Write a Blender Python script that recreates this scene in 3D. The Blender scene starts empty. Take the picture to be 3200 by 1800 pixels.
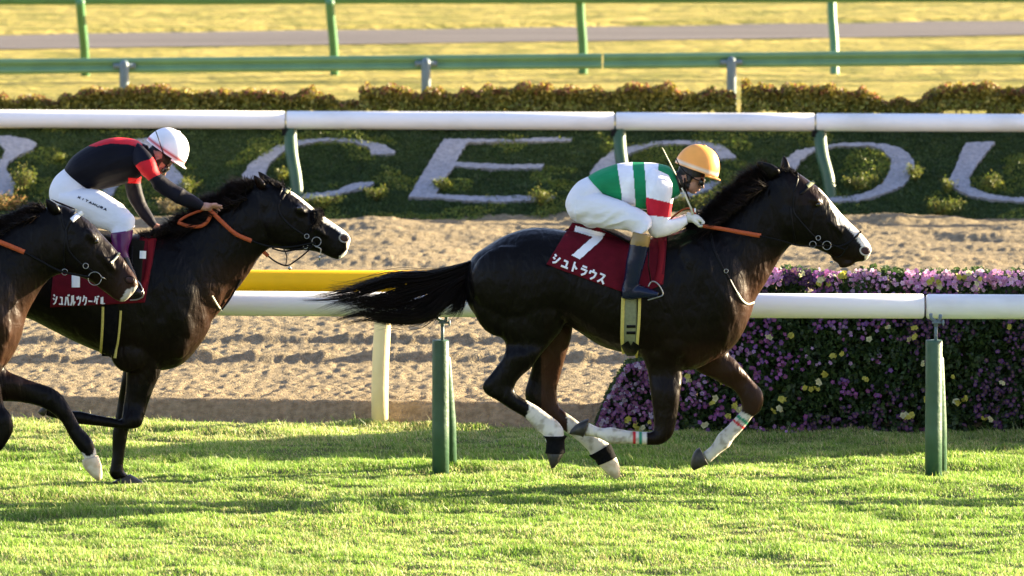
import bpy, math, random
import numpy as np
from mathutils import Vector, Matrix
from mathutils.bvhtree import BVHTree

random.seed(7)
RNG = np.random.default_rng(7)
sc = bpy.context.scene
COL = sc.collection

# ------------------------------------------------------------------ camera
F_PX, W_PX, H_PX = 25000.0, 3200.0, 1800.0
CAM_H, CAM_Y = 5.21, -50.0
PITCH = math.atan(2020.0 / F_PX)
cam_d = bpy.data.cameras.new('camera')
cam = bpy.data.objects.new('camera', cam_d)
COL.objects.link(cam)
cam.location = (0, CAM_Y, CAM_H)
cam.rotation_euler = (math.radians(90) - PITCH, 0, 0)
cam_d.sensor_width = 36.0
cam_d.lens = F_PX / W_PX * 36.0
cam_d.clip_start = 1.0
cam_d.clip_end = 6000.0
cam_d.dof.use_dof = True
cam_d.dof.focus_distance = 49.2
cam_d.dof.aperture_fstop = 5.8
sc.camera = cam

# ------------------------------------------------------------------ light
SUN_EL, SUN_AZ = math.radians(12.5), math.radians(22.0)   # low sun from the right and a little behind
SUN = Vector((math.cos(SUN_EL) * math.cos(SUN_AZ), math.cos(SUN_EL) * math.sin(SUN_AZ), math.sin(SUN_EL)))
w = bpy.data.worlds.new("World"); sc.world = w; w.use_nodes = True
nt = w.node_tree
sky = nt.nodes.new('ShaderNodeTexSky')
sky.sky_type = 'NISHITA'; sky.sun_disc = False
sky.sun_elevation = SUN_EL
sky.sun_rotation = math.atan2(SUN.x, SUN.y)
wb = nt.nodes.new('ShaderNodeMix'); wb.data_type = 'RGBA'; wb.blend_type = 'MULTIPLY'; wb.inputs['Factor'].default_value = 1.0
wb.inputs[7].default_value = (1.07, .97, 1.14, 1)          # white balance of the shade
nt.links.new(sky.outputs[0], wb.inputs[6]); nt.links.new(wb.outputs[2], nt.nodes['Background'].inputs[0])
nt.nodes['Background'].inputs[1].default_value = 0.066
ld = bpy.data.lights.new('sun', 'SUN'); ld.energy = 5.0; ld.angle = math.radians(0.5)
ld.color = (1.0, 0.83, 0.55)
lo = bpy.data.objects.new('sun', ld); COL.objects.link(lo)
lo.rotation_euler = SUN.to_track_quat('Z', 'Y').to_euler()
lo.location = (30, 15, 20)
sc.view_settings.view_transform = 'Standard'
sc.view_settings.look = 'None'
sc.view_settings.gamma = 1.0
sc.view_settings.exposure = 2.78

# ------------------------------------------------------------------ picture -> place
UP = Vector((0, math.sin(PITCH), math.cos(PITCH)))
FW = Vector((0, math.cos(PITCH), -math.sin(PITCH)))
C0 = Vector((0, CAM_Y, CAM_H))
def ray(x, y):
    return (FW + Vector((1, 0, 0)) * ((x - W_PX / 2) / F_PX) + UP * ((H_PX / 2 - y) / F_PX)).normalized()
def P(x, y, Y):
    d = ray(x, y); return C0 + d * ((Y - CAM_Y) / d.y)
def G(x, y, z=0.0):
    d = ray(x, y); return C0 + d * ((z - CAM_H) / d.z)
def proj(co):
    """world (N,3) -> picture coordinates"""
    q = co - np.array(C0)
    dz = q[:, 1] * FW.y + q[:, 2] * FW.z
    return W_PX / 2 + F_PX * q[:, 0] / dz, H_PX / 2 - F_PX * (q[:, 1] * UP.y + q[:, 2] * UP.z) / dz

# ------------------------------------------------------------------ scene helpers
def tag(o, label=None, cat=None, group=None, kind=None):
    if label: o['label'] = label
    if cat: o['category'] = cat
    if group: o['group'] = group
    if kind: o['kind'] = kind
    return o
def empty(name, loc, label, cat, group=None):
    o = bpy.data.objects.new(name, None); COL.objects.link(o)
    o.location = loc; o.empty_display_size = 0.2
    return tag(o, label, cat, group)
def attach(o, parent, local=False):
    if parent is not None:
        o.parent = parent
        if not local and parent.type == 'EMPTY':
            o.matrix_parent_inverse = Matrix.Translation(-Vector(parent.location))
def newobj(name, me, mats, parent=None, local=False, smooth=True):
    o = bpy.data.objects.new(name, me); COL.objects.link(o)
    for m in (mats if isinstance(mats, (list, tuple)) else [mats]): me.materials.append(m)
    if smooth: me.polygons.foreach_set('use_smooth', [True] * len(me.polygons))
    attach(o, parent, local)
    return o
class MB:
    def __init__(s): s.v = []; s.f = []; s.m = []
    def add(s, vs, fs, mi=0):
        n = len(s.v); s.v.extend([tuple(v) for v in vs])
        for f in fs: s.f.append(tuple(i + n for i in f)); s.m.append(mi)
        return s
    def mesh(s, name):
        me = bpy.data.meshes.new(name); me.from_pydata(s.v, [], s.f); me.update()
        if s.m: me.polygons.foreach_set('material_index', s.m)
        return me
    def build(s, name, mats, parent=None, local=False, smooth=True):
        return newobj(name, s.mesh(name), mats, parent, local, smooth)
    def rings(s, rings, mi=0, cap=True):
        n = len(rings[0]); vs = [p for r in rings for p in r]; fs = []
        for i in range(len(rings) - 1):
            for k in range(n):
                a = i * n + k; b = i * n + (k + 1) % n
                fs.append((a, b, b + n, a + n))
        if cap:
            for i, rev in ((0, True), (len(rings) - 1, False)):
                c = sum((Vector(p) for p in rings[i]), Vector()) / n
                vs.append(c); ci = len(vs) - 1
                for k in range(n):
                    a = i * n + k; b = i * n + (k + 1) % n
                    fs.append((b, a, ci) if rev else (a, b, ci))
        s.add(vs, fs, mi); return s
    def loft(s, secs, Yc, n=20, pw=2.2, sub=4, mi=0, cap=True):
        s.rings([ring(q, Yc, n, pw) for q in cr(secs, sub)], mi, cap); return s
    def tube(s, pts, rad, n=8, mi=0, cap=True, flat=1.0):
        pts = [Vector(p) for p in pts]
        if not hasattr(rad, '__len__'): rad = [rad] * len(pts)
        rs = []; prev = None
        for i, p in enumerate(pts):
            t = (pts[min(i + 1, len(pts) - 1)] - pts[max(i - 1, 0)]).normalized()
            if prev is None:
                a = Vector((0, 1, 0)) if abs(t.y) < .9 else Vector((1, 0, 0))
                u = (a - t * a.dot(t)).normalized()
            else: u = (prev - t * prev.dot(t)).normalized()
            prev = u; v = t.cross(u)
            rs.append([p + u * (math.cos(6.28318 * k / n) * rad[i]) + v * (math.sin(6.28318 * k / n) * rad[i] * flat) for k in range(n)])
        s.rings(rs, mi, cap); return s
    def ell(s, c, ax, n=16, m=10, mi=0):
        """ellipsoid: centre, three half-axis vectors"""
        a, b, d = [Vector(q) for q in ax]; c = Vector(c); rs = []
        for i in range(1, m):
            ph = math.pi * i / m
            rs.append([c + d * math.cos(ph) + (a * math.cos(6.28318 * k / n) + b * math.sin(6.28318 * k / n)) * math.sin(ph) for k in range(n)])
        s.rings(rs, mi, True); return s
    def box(s, lo, hi, mi=0):
        x0, y0, z0 = lo; x1, y1, z1 = hi
        s.add([(x0,y0,z0),(x1,y0,z0),(x1,y1,z0),(x0,y1,z0),(x0,y0,z1),(x1,y0,z1),(x1,y1,z1),(x0,y1,z1)],
              [(0,3,2,1),(4,5,6,7),(0,1,5,4),(1,2,6,5),(2,3,7,6),(3,0,4,7)], mi); return s
def cr(secs, sub):
    L = max(len(q) for q in secs)
    A = np.array([list(q) + [0.0] * (6 - len(q)) for q in secs], float)
    out = []
    for i in range(len(A) - 1):
        p0, p1, p2, p3 = A[max(i - 1, 0)], A[i], A[i + 1], A[min(i + 2, len(A) - 1)]
        for k in range(sub):
            t = k / sub
            out.append(.5 * (2 * p1 + (p2 - p0) * t + (2 * p0 - 5 * p1 + 4 * p2 - p3) * t * t + (3 * p1 - p0 - 3 * p2 + p3) * t ** 3))
    out.append(A[-1]); return out
def crp(pts, sub=6):
    A = [Vector(p) for p in pts]; out = []
    for i in range(len(A) - 1):
        p0, p1, p2, p3 = A[max(i - 1, 0)], A[i], A[i + 1], A[min(i + 2, len(A) - 1)]
        for k in range(sub):
            t = k / sub
            out.append(.5 * (2 * p1 + (p2 - p0) * t + (2 * p0 - 5 * p1 + 4 * p2 - p3) * t * t + (3 * p1 - p0 - 3 * p2 + p3) * t ** 3))
    out.append(A[-1]); return out
def ring(q, Yc, n, pw):
    xa, ya, xb, yb, wd, yo = q
    a, b = P(xa, ya, Yc + yo), P(xb, yb, Yc + yo)
    c = (a + b) / 2; u = (a - b) / 2; e = 2.0 / pw; out = []
    wd = max(wd, .004)
    for k in range(n):
        t = 6.2831853 * k / n; ct, st = math.cos(t), math.sin(t)
        out.append(c + u * math.copysign(abs(ct) ** e, ct) + Vector((0, wd, 0)) * math.copysign(abs(st) ** e, st))
    return out
def fuse(mb, name, voxel, smooth=6, fac=0.5):
    """join overlapping closed shapes into one continuous skin"""
    me = mb.mesh(name + '_raw'); o = bpy.data.objects.new('tmp', me); COL.objects.link(o)
    m = o.modifiers.new('r', 'REMESH'); m.mode = 'VOXEL'; m.voxel_size = voxel; m.use_smooth_shade = True
    s = o.modifiers.new('s', 'SMOOTH'); s.iterations = smooth; s.factor = fac
    dg = bpy.context.evaluated_depsgraph_get()
    out = bpy.data.meshes.new_from_object(o.evaluated_get(dg)); out.name = name
    bpy.data.objects.remove(o); bpy.data.meshes.remove(me)
    return out
def verts(me):
    a = np.empty(len(me.vertices) * 3, np.float32); me.vertices.foreach_get('co', a); return a.reshape(-1, 3).astype(float)
def setcol(me, c):
    at = me.color_attributes.new('Col', 'FLOAT_COLOR', 'POINT')
    a = np.ones((len(c), 4), np.float32); a[:, :3] = c; at.data.foreach_set('color', a.ravel())
def inpoly(px, py, poly):
    r = np.zeros(len(px), bool); n = len(poly); j = n - 1
    for i in range(n):
        xi, yi = poly[i]; xj, yj = poly[j]
        c = ((yi > py) != (yj > py)) & (px < (xj - xi) * (py - yi) / ((yj - yi) or 1e-9) + xi)
        r ^= c; j = i
    return r
def bvh(*mes):
    vs, fs = [], []
    for me in mes:
        n = len(vs); vs.extend([v.co.copy() for v in me.vertices]); fs.extend([tuple(i + n for i in p.vertices) for p in me.polygons])
    return BVHTree.FromPolygons(vs, fs)
def on(tree, x, y, off, Yd=None):
    """the point of a body's near surface met at (x, y), lifted by off; else the plane Yd"""
    d = ray(x, y); h = tree.ray_cast(C0, d) if tree else (None,)
    if h[0] is None or (Yd is not None and h[0].y > Yd + .02):
        if Yd is None: return None, None
        return C0 + d * ((Yd - CAM_Y) / d.y), Vector((0, -1, 0))
    n = h[1]
    if n.dot(d) > 0: n = -n
    return h[0] + n * off, n
def strap(mb, pts, wpx, tree, off=.004, Yd=None, th=.003, step=6.0, mi=0, cut=False, w2=None):
    """band following the surface below it along a line of picture points, wpx wide (picture units)"""
    q = crp([(a, b, 0) for a, b in pts], 8) if not cut else [Vector((a, b, 0)) for a, b in pts]
    r = [q[0]]
    for a, b in zip(q[:-1], q[1:]):
        L = (b - a).length; k = max(1, int(L / step))
        for i in range(1, k + 1): r.append(a.lerp(b, i / k))
    rows = []
    for i, p in enumerate(r):
        t = (r[min(i + 1, len(r) - 1)] - r[max(i - 1, 0)])
        if t.length < 1e-6: continue
        t.normalize(); nrm = Vector((-t.y, t.x, 0))
        ww = wpx if w2 is None else wpx + (w2 - wpx) * i / max(1, len(r) - 1)
        k = max(2, int(ww / 7) + 1); row = []
        for j in range(k):
            s_ = (j / (k - 1) - .5) * ww; c, n = on(tree, p.x + nrm.x * s_, p.y + nrm.y * s_, off, Yd)
            if c is None: row = None; break
            row.append((c, n))
        if row: rows.append(row)
    if len(rows) < 2: return mb
    k = min(len(x) for x in rows); vs = []; fs = []
    for row in rows:
        vs += [c for c, n in row[:k]]
    nv = len(vs)
    for row in rows:
        vs += [c - n * th for c, n in row[:k]]
    R = len(rows)
    for i in range(R - 1):
        for j in range(k - 1):
            a = i * k + j
            fs.append((a, a + 1, a + k + 1, a + k)); fs.append((nv + a, nv + a + k, nv + a + k + 1, nv + a + 1))
        for a, b in ((i * k, (i + 1) * k), ((i + 1) * k + k - 1, i * k + k - 1)):
            fs.append((a, b, b + nv, a + nv))
    mb.add(vs, fs, mi); return mb
# ------------------------------------------------------------------ numpy noise
def vnoise(x, y, seed=0):
    xi = np.floor(x).astype(np.int64); yi = np.floor(y).astype(np.int64); fx = x - xi; fy = y - yi
    fx = fx * fx * (3 - 2 * fx); fy = fy * fy * (3 - 2 * fy)
    def h(a, b):
        n = (a * 374761393 + b * 668265263 + seed * 1442695041) & 0xffffffff
        n = ((n ^ (n >> 13)) * 1274126177) & 0xffffffff
        return ((n ^ (n >> 16)) & 0xffff) / 65535.0
    return (h(xi, yi) * (1 - fx) + h(xi + 1, yi) * fx) * (1 - fy) + (h(xi, yi + 1) * (1 - fx) + h(xi + 1, yi + 1) * fx) * fy
def fbm(x, y, seed=0, oct=3):
    r = 0; a = 1; t = 0
    for i in range(oct): r = r + a * vnoise(x * 2 ** i, y * 2 ** i, seed + i); t += a; a *= .5
    return r / t
def nmesh(name, V, F):
    """fast mesh from arrays; F (n,3) or (n,4)"""
    me = bpy.data.meshes.new(name); V = np.asarray(V, np.float32); F = np.asarray(F, np.int32)
    me.vertices.add(len(V)); me.vertices.foreach_set('co', V.ravel())
    k = F.shape[1]; me.loops.add(F.size); me.loops.foreach_set('vertex_index', F.ravel())
    me.polygons.add(len(F)); me.polygons.foreach_set('loop_start', np.arange(0, F.size, k, dtype=np.int32))
    me.update(calc_edges=True); return me
def grid(xs, ys, zf):
    X, Y = np.meshgrid(xs, ys); Z = zf(X, Y); nx = len(xs); ny = len(ys)
    V = np.stack([X.ravel(), Y.ravel(), Z.ravel()], 1)
    a = (np.arange(ny - 1)[:, None] * nx + np.arange(nx - 1)[None, :]).ravel()
    return V, np.stack([a, a + 1, a + nx + 1, a + nx], 1)

# ------------------------------------------------------------------ materials
def mat(name, c1, c2=None, scale=20.0, rough=.6, spec=.5, bump=0.0, bscale=80.0, attr=False, transl=0.0, metal=0.0, sheen=0.0, stretch=None, coat=0.0, lo=.35, hi=.65):
    m = bpy.data.materials.new(name); m.use_nodes = True; nt = m.node_tree; N = nt.nodes; L = nt.links
    b = N['Principled BSDF']; out = N['Material Output']
    b.inputs['Roughness'].default_value = rough; b.inputs['Specular IOR Level'].default_value = spec
    b.inputs['Metallic'].default_value = metal; b.inputs['Sheen Weight'].default_value = sheen
    b.inputs['Coat Weight'].default_value = coat; b.inputs['Base Color'].default_value = (*c1, 1)
    tc = N.new('ShaderNodeTexCoord'); mp = N.new('ShaderNodeMapping'); L.new(tc.outputs['Object'], mp.inputs[0])
    if stretch: mp.inputs['Scale'].default_value = stretch
    col = None
    if attr:
        a = N.new('ShaderNodeAttribute'); a.attribute_name = 'Col'; col = a.outputs['Color']
    if c2 is not None or attr:
        no = N.new('ShaderNodeTexNoise'); no.inputs['Scale'].default_value = scale; no.inputs['Detail'].default_value = 5
        L.new(mp.outputs[0], no.inputs['Vector'])
        rp = N.new('ShaderNodeMapRange'); rp.inputs['From Min'].default_value = lo; rp.inputs['From Max'].default_value = hi
        L.new(no.outputs['Fac'], rp.inputs['Value'])
        mx = N.new('ShaderNodeMix'); mx.data_type = 'RGBA'
        L.new(rp.outputs[0], mx.inputs['Factor'])
        if attr:
            mu = N.new('ShaderNodeMix'); mu.data_type = 'RGBA'; mu.blend_type = 'MULTIPLY'; mu.inputs['Factor'].default_value = 1
            mx.inputs[6].default_value = (.82, .82, .82, 1); mx.inputs[7].default_value = (1.12, 1.12, 1.12, 1)
            L.new(col, mu.inputs[6]); L.new(mx.outputs[2], mu.inputs[7]); col = mu.outputs[2]
        else:
            mx.inputs[6].default_value = (*c1, 1); mx.inputs[7].default_value = (*c2, 1); col = mx.outputs[2]
    if col is not None: L.new(col, b.inputs['Base Color'])
    if bump > 0:
        n2 = N.new('ShaderNodeTexNoise'); n2.inputs['Scale'].default_value = bscale; n2.inputs['Detail'].default_value = 6
        L.new(mp.outputs[0], n2.inputs['Vector'])
        bp = N.new('ShaderNodeBump'); bp.inputs['Strength'].default_value = 1.0; bp.inputs['Distance'].default_value = bump
        L.new(n2.outputs['Fac'], bp.inputs['Height']); last = bp
        if name == 'horse_coat':                              # muscle, tendon and vein relief
            for sc3, ds in ((7.0, .022), (16.0, .008)):
                m3 = N.new('ShaderNodeMapping'); m3.inputs['Scale'].default_value = (1.6, .8, .7); m3.inputs['Rotation'].default_value = (0, .6, 0); L.new(tc.outputs['Object'], m3.inputs[0])
                n3 = N.new('ShaderNodeTexNoise'); n3.inputs['Scale'].default_value = sc3; n3.inputs['Detail'].default_value = 2; n3.inputs['Distortion'].default_value = .6; L.new(m3.outputs[0], n3.inputs['Vector'])
                b3 = N.new('ShaderNodeBump'); b3.inputs['Distance'].default_value = ds; b3.inputs['Strength'].default_value = .8
                L.new(n3.outputs['Fac'], b3.inputs['Height']); L.new(last.outputs[0], b3.inputs['Normal']); last = b3
        L.new(last.outputs[0], b.inputs['Normal'])
    if transl > 0:
        t = N.new('ShaderNodeBsdfTranslucent'); ms = N.new('ShaderNodeMixShader'); ms.inputs[0].default_value = transl
        if col is not None: L.new(col, t.inputs['Color'])
        else: t.inputs['Color'].default_value = (*c1, 1)
        L.new(b.outputs[0], ms.inputs[1]); L.new(t.outputs[0], ms.inputs[2]); L.new(ms.outputs[0], out.inputs['Surface'])
    return m
M = {}
M['turf'] = mat('turf_soil', (.055, .075, .018), (.11, .12, .03), 6, .9, .2, .02, 30)
M['grass'] = mat('grass_blades', (1, 1, 1), attr=True, scale=1.2, rough=.45, spec=.4, transl=.5)
M['sand'] = mat('sand', (.180, .140, .082), (.285, .230, .140), 22, .95, .10, .022, 70)
M['field'] = mat('dry_grass_field', (.15, .15, .028), (.40, .32, .085), 2.6, .95, .1, .10, 7, stretch=(.6, 1, 1))
M['road'] = mat('track_road', (.10, .088, .082), (.14, .124, .114), .8, .9, .2, .004, 60, stretch=(.25, 2, 1))
M['slope'] = mat('slope_soil', (.022, .038, .012), (.04, .06, .018), 8, .95, .1, .03, 20)
M['leaf'] = mat('leaves', (1, 1, 1), attr=True, scale=6, rough=.5, spec=.35, transl=.4)
M['petal'] = mat('petals', (1, 1, 1), attr=True, scale=40, rough=.6, spec=.2, transl=.35)
M['white'] = mat('white_rail_plastic', (.80, .80, .79), (.60, .59, .55), 5, .5, .35, .0008, 40, stretch=(.35, 1, 1), lo=.52, hi=.80)
M['yellow'] = mat('yellow_rail_plastic', (.86, .47, .004), (.76, .41, .006), 3, .6, .2, .0006, 60)
M['cream'] = mat('cream_post_pad', (.80, .68, .36), (.72, .58, .28), 5, .6, .4, .002, 30)
M['green'] = mat('green_pad', (.034, .095, .048), (.024, .072, .036), 10, .5, .5, .004, 26)
M['railgreen'] = mat('green_painted_rail', (.075, .21, .085), (.06, .17, .07), 4, .45, .5, .001, 40)
M['guard'] = mat('green_guard_rail', (.13, .26, .13), (.10, .21, .11), 4, .5, .5, .001, 40)
M['steel'] = mat('galvanised_steel', (.13, .18, .20), (.10, .14, .16), 12, .5, .4, .001, 60)
M['silver'] = mat('polished_metal', (.33, .33, .32), None, 12, .3, .5, metal=1.0)
M['postgreen'] = mat('green_post_paint', (.03, .085, .032), (.022, .065, .026), 8, .45, .5, .001, 40)
M['gravel'] = mat('white_gravel', (.33, .34, .38), (.24, .25, .28), 26, .95, .2, .02, 40)
M['coat'] = mat('horse_coat', (1, 1, 1), attr=True, scale=5, rough=.38, spec=.11, bump=.0016, bscale=45)
M['hair'] = mat('horse_hair', (.004, .0026, .002), (.010, .0052, .0035), 20, .5, .12)
M['hoof'] = mat('dark_hoof', (.018, .017, .015), (.045, .04, .03), 25, .5, .4, .001, 60)
M['hoofpale'] = mat('pale_hoof', (.46, .36, .21), (.62, .54, .38), 22, .5, .4, .001, 60)
M['black'] = mat('black_leather', (.0025, .0025, .003), (.005, .005, .0055), 30, .42, .12, .001, 90)
M['bootblack'] = mat('black_neoprene', (.003, .003, .0035), (.006, .006, .006), 30, .85, .08, .004, 60)
M['orange'] = mat('orange_rein_rubber', (.42, .085, .022), (.34, .065, .018), 60, .6, .3, .002, 160)
M['cloth'] = mat('wine_red_cloth', (.105, .004, .011), (.08, .003, .008), 14, .8, .12, .006, 16)
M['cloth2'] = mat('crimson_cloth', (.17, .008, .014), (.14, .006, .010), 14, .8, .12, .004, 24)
M['ink'] = mat('white_lettering', (.78, .78, .78), None, rough=.8, spec=.1)
M['blackink'] = mat('black_lettering', (.02, .03, .05), None, rough=.8, spec=.1)
M['girth'] = mat('grey_green_webbing', (.20, .215, .12), (.16, .175, .10), 60, .8, .2, .001, 200)
M['girthedge'] = mat('yellow_webbing_edge', (.55, .47, .13), (.46, .39, .10), 60, .8, .2)
M['silk'] = mat('silks', (1, 1, 1), attr=True, scale=8, rough=.6, spec=.12, bump=.006, bscale=11)
M['breeches'] = mat('white_breeches', (.72, .72, .73), (.67, .67, .67), 6, .6, .3, .007, 10, stretch=(1, 1, 2.2))
M['boot'] = mat('riding_boot', (1, 1, 1), attr=True, scale=10, rough=.2, spec=.28, bump=.003, bscale=18)
M['skin'] = mat('skin', (1, 1, 1), attr=True, scale=30, rough=.5, spec=.4)
M['helmet'] = mat('helmet_shell', (1, 1, 1), attr=True, scale=4, rough=.45, spec=.4)
M['glove'] = mat('white_glove', (.72, .71, .62), (.6, .59, .5), 40, .8, .2, .002, 60)
M['lens'] = mat('goggle_lens', (.01, .012, .01), None, rough=.08, spec=.7)
M['redflesh'] = mat('nostril_flesh', (.035, .003, .003), (.012, .002, .002), 60, .5, .4)
M['eye'] = mat('eye', (.01, .006, .004), None, rough=.05, spec=.8)
M['whip'] = mat('whip_leather', (.62, .60, .42), (.5, .48, .34), 60, .6, .3)
# ------------------------------------------------------------------ the ground
def edgeY(X):                                   # where the turf meets the dirt course
    return 3.05 - .15 * X
ETURF = .0
def turf_z(X, Y): return np.clip(np.minimum(7 - np.abs(X), Y + 10) / 1.2 - .1, 0, 1) * turf_n(X, Y)
def turf_n(X, Y): return .065 * (fbm(X * 1.3, Y * 2.2, 3, 3) - .5) + .042 * (fbm(X * 5, Y * 6, 5, 2) - .5)
V, F = grid(np.arange(-7, 7.01, .06), np.arange(-10, 4.6, .06), turf_z)
keep = V[F].mean(1)[:, 1] < edgeY(V[F].mean(1)[:, 0]) + .08
me = nmesh('turf', V, F[keep]); newobj('turf', me, M['turf']); tag(bpy.data.objects['turf'], 'mown green race course turf the horses gallop on', kind='structure')
V, F = grid(np.arange(-60, 60.1, 1), np.arange(-70, 6.1, 1), lambda X, Y: X * 0 - .003 - .12 * (Y > 5.5))
q = V[F].mean(1); F = F[~((np.abs(q[:, 0]) < 6.1) & (q[:, 1] > -9.1)) & (q[:, 1] < edgeY(q[:, 0] * .6) + .2)]
newobj('turf_beyond', nmesh('turf_beyond', V, F), M['turf']); tag(bpy.data.objects['turf_beyond'], 'wide green turf around the near course', kind='structure')
SY0, SZ0, STAN, SRUN = 20.35, .10, .625, 1.22
def sand_z(X, Y):
    e = Y - edgeY(X)
    z = .165 * np.clip((e + .10 * (fbm(X * 3, X * 0, 9, 3) - .4)) / .15, 0, 1) ** .8 - .02
    on_ = np.clip((e - .1) / .2, 0, 1)
    b = (fbm(X * 26, Y * 9, 21, 3) - .5) * .034 + (fbm(X * 1.2, Y * 5, 23, 2) - .5) * .014 + (vnoise(X * 2.2, Y * 1.6, 31) - .5) * .012
    far = np.clip((Y - 11) / 6, 0, 1)
    b = b * (1 - .35 * far) + far * (np.maximum(fbm(X * .9, Y * 1.5, 41, 3), .45) - .5) * .24
    for yy, am in ((7.75, .06), (6.2, .065)):
        d = (Y - yy - .05 * (vnoise(X * 1.1, X * 0, 51) - .5)) / .075
        b = b + am * np.exp(-d * d) * (.6 + .8 * vnoise(X * 6, X * 0 + yy, 61))
    return z + on_ * b
V, F = grid(np.arange(-5.6, 5.61, .022), np.arange(1.9, 20.75, .03), sand_z)
keep = V[F].mean(1)[:, 1] > edgeY(V[F].mean(1)[:, 0]) - .06
newobj('dirt_course', nmesh('dirt_course', V, F[keep]), M['sand']); tag(bpy.data.objects['dirt_course'], 'raked sandy dirt course behind the white rail', kind='structure')
V, F = grid(np.arange(-60, 60.1, 1), np.arange(1, 21.1, 1), lambda X, Y: X * 0 + np.where(Y < edgeY(X * .6) + .8, -.02, .135))
q = V[F].mean(1); F = F[(np.abs(q[:, 0]) > 5)]
newobj('dirt_beyond', nmesh('dirt_beyond', V, F), M['sand']); tag(bpy.data.objects['dirt_beyond'], 'sandy dirt course stretching away to both sides', kind='structure')
def slope_z(X, Y): return SZ0 + (Y - SY0) * STAN
def bank_z(X, Y):
    t = Y - SY0; top = SZ0 + SRUN * STAN
    z = np.where(t < 0, SZ0 + t * .8, np.where(t < SRUN, SZ0 + t * STAN, np.where(t < 4.4, top, np.maximum(.2, top - (t - 4.4) * .25))))
    nz = (fbm(X * 5, Y * 9, 71, 3) - .5) * .05 * np.clip(t / .1, 0, 1)
    return z + nz - .015
V, F = grid(np.concatenate([np.arange(-60, -8, 1), np.arange(-8, 8.01, .06), np.arange(9, 61, 1)]), np.arange(20.0, 21.9, .045), bank_z)
newobj('bank', nmesh('bank', V, F), M['slope']); tag(bpy.data.objects['bank'], 'grassy bank that carries the white letters', kind='structure')
V, F = grid(np.concatenate([np.arange(-400, -8, 40), np.arange(-8, 8.01, .4), np.arange(8, 400, 40)]),
            np.concatenate([np.arange(21.52, 66, .3), [80, 120, 200, 400, 900, 2500]]),
            lambda X, Y: np.clip(SZ0 + SRUN * STAN - (Y - SY0 - 4.4) * .25, .2, SZ0 + SRUN * STAN - .004) + (fbm(X * .6, Y * .6, 81, 2) - .5) * .012 + .008 + .05 * ((Y > G(1600, 84, .23).y + X * .30 + .2) & (Y < 66)))
newobj('infield', nmesh('infield', V, F), M['field']); tag(bpy.data.objects['infield'], 'sunlit yellowed infield grass behind the hedges', kind='structure')
xs = np.arange(-30, 30.1, .5)
def roadY(X, s):
    a = G(1600, 128 if s == 0 else 84, .23).y
    return a + X * (.28 if s == 0 else .30) + (.35 if s else .12) * (vnoise(X * .9, X * 0, 91 + s) - .5)
y0, y1 = roadY(xs, 0), roadY(xs, 1)
V = np.concatenate([np.stack([xs, y0, xs * 0 + .219], 1), np.stack([xs, y1, xs * 0 + .219], 1)]); n = len(xs)
a = np.arange(n - 1); newobj('road', nmesh('road', V, np.stack([a, a + 1, a + n + 1, a + n], 1)), M['road'])
tag(bpy.data.objects['road'], 'grey service road crossing the infield', kind='structure')

# ------------------------------------------------------------------ scattered leaf quads / blades
def quads(C, size, cols, asp=.6, flat=0.0, seed=1):
    """randomly turned small folded leaves at the centres C"""
    r = np.random.default_rng(seed); n = len(C)
    d = r.normal(size=(n, 3)); d[:, 2] = d[:, 2] * (1 - flat) + flat * 1.5; d /= np.linalg.norm(d, axis=1)[:, None]
    u = np.cross(d, r.normal(size=(n, 3))); u /= np.linalg.norm(u, axis=1)[:, None]; v = np.cross(d, u)
    s = (size * (.6 + .8 * r.random(n)))[:, None]
    V = np.stack([C - u * s, C + v * s * asp, C + u * s, C - v * s * asp], 1).reshape(-1, 3)
    F = np.arange(4 * n).reshape(-1, 4)
    return V, F, np.repeat(cols, 4, 0)
def blades(X, Y, Z, h, wd, cols, lean=.5, seed=2, wind=(-.2, -.1)):
    r = np.random.default_rng(seed); n = len(X); a = r.random(n) * 6.283
    ax = r.random(n) * 6.283; l = lean * r.random(n) * h
    dx = np.cos(a) * l + wind[0] * h; dy = np.sin(a) * l + wind[1] * h
    wx = np.cos(ax) * wd / 2; wy = np.sin(ax) * wd / 2
    b = np.stack([X, Y, Z - .005], 1); e = np.stack([wx, wy, wx * 0], 1)
    m = b + np.stack([dx * .35, dy * .35, h * .6], 1); t = b + np.stack([dx, dy, h], 1)
    V = np.stack([b - e, b + e, m + e * .8, m - e * .8, t + e * .15, t - e * .15], 1).reshape(-1, 3)
    i = np.arange(n) * 6
    F = np.concatenate([np.stack([i, i + 1, i + 2, i + 3], 1), np.stack([i + 3, i + 2, i + 4, i + 5], 1)])
    return V, F, np.repeat(cols, 6, 0)
def colmix(n, cs, seed=0, jit=.25):
    r = np.random.default_rng(seed); cs = np.array(cs); k = r.integers(0, len(cs), n)
    return cs[k] * (1 + jit * (r.random((n, 1)) * 2 - 1))
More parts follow.
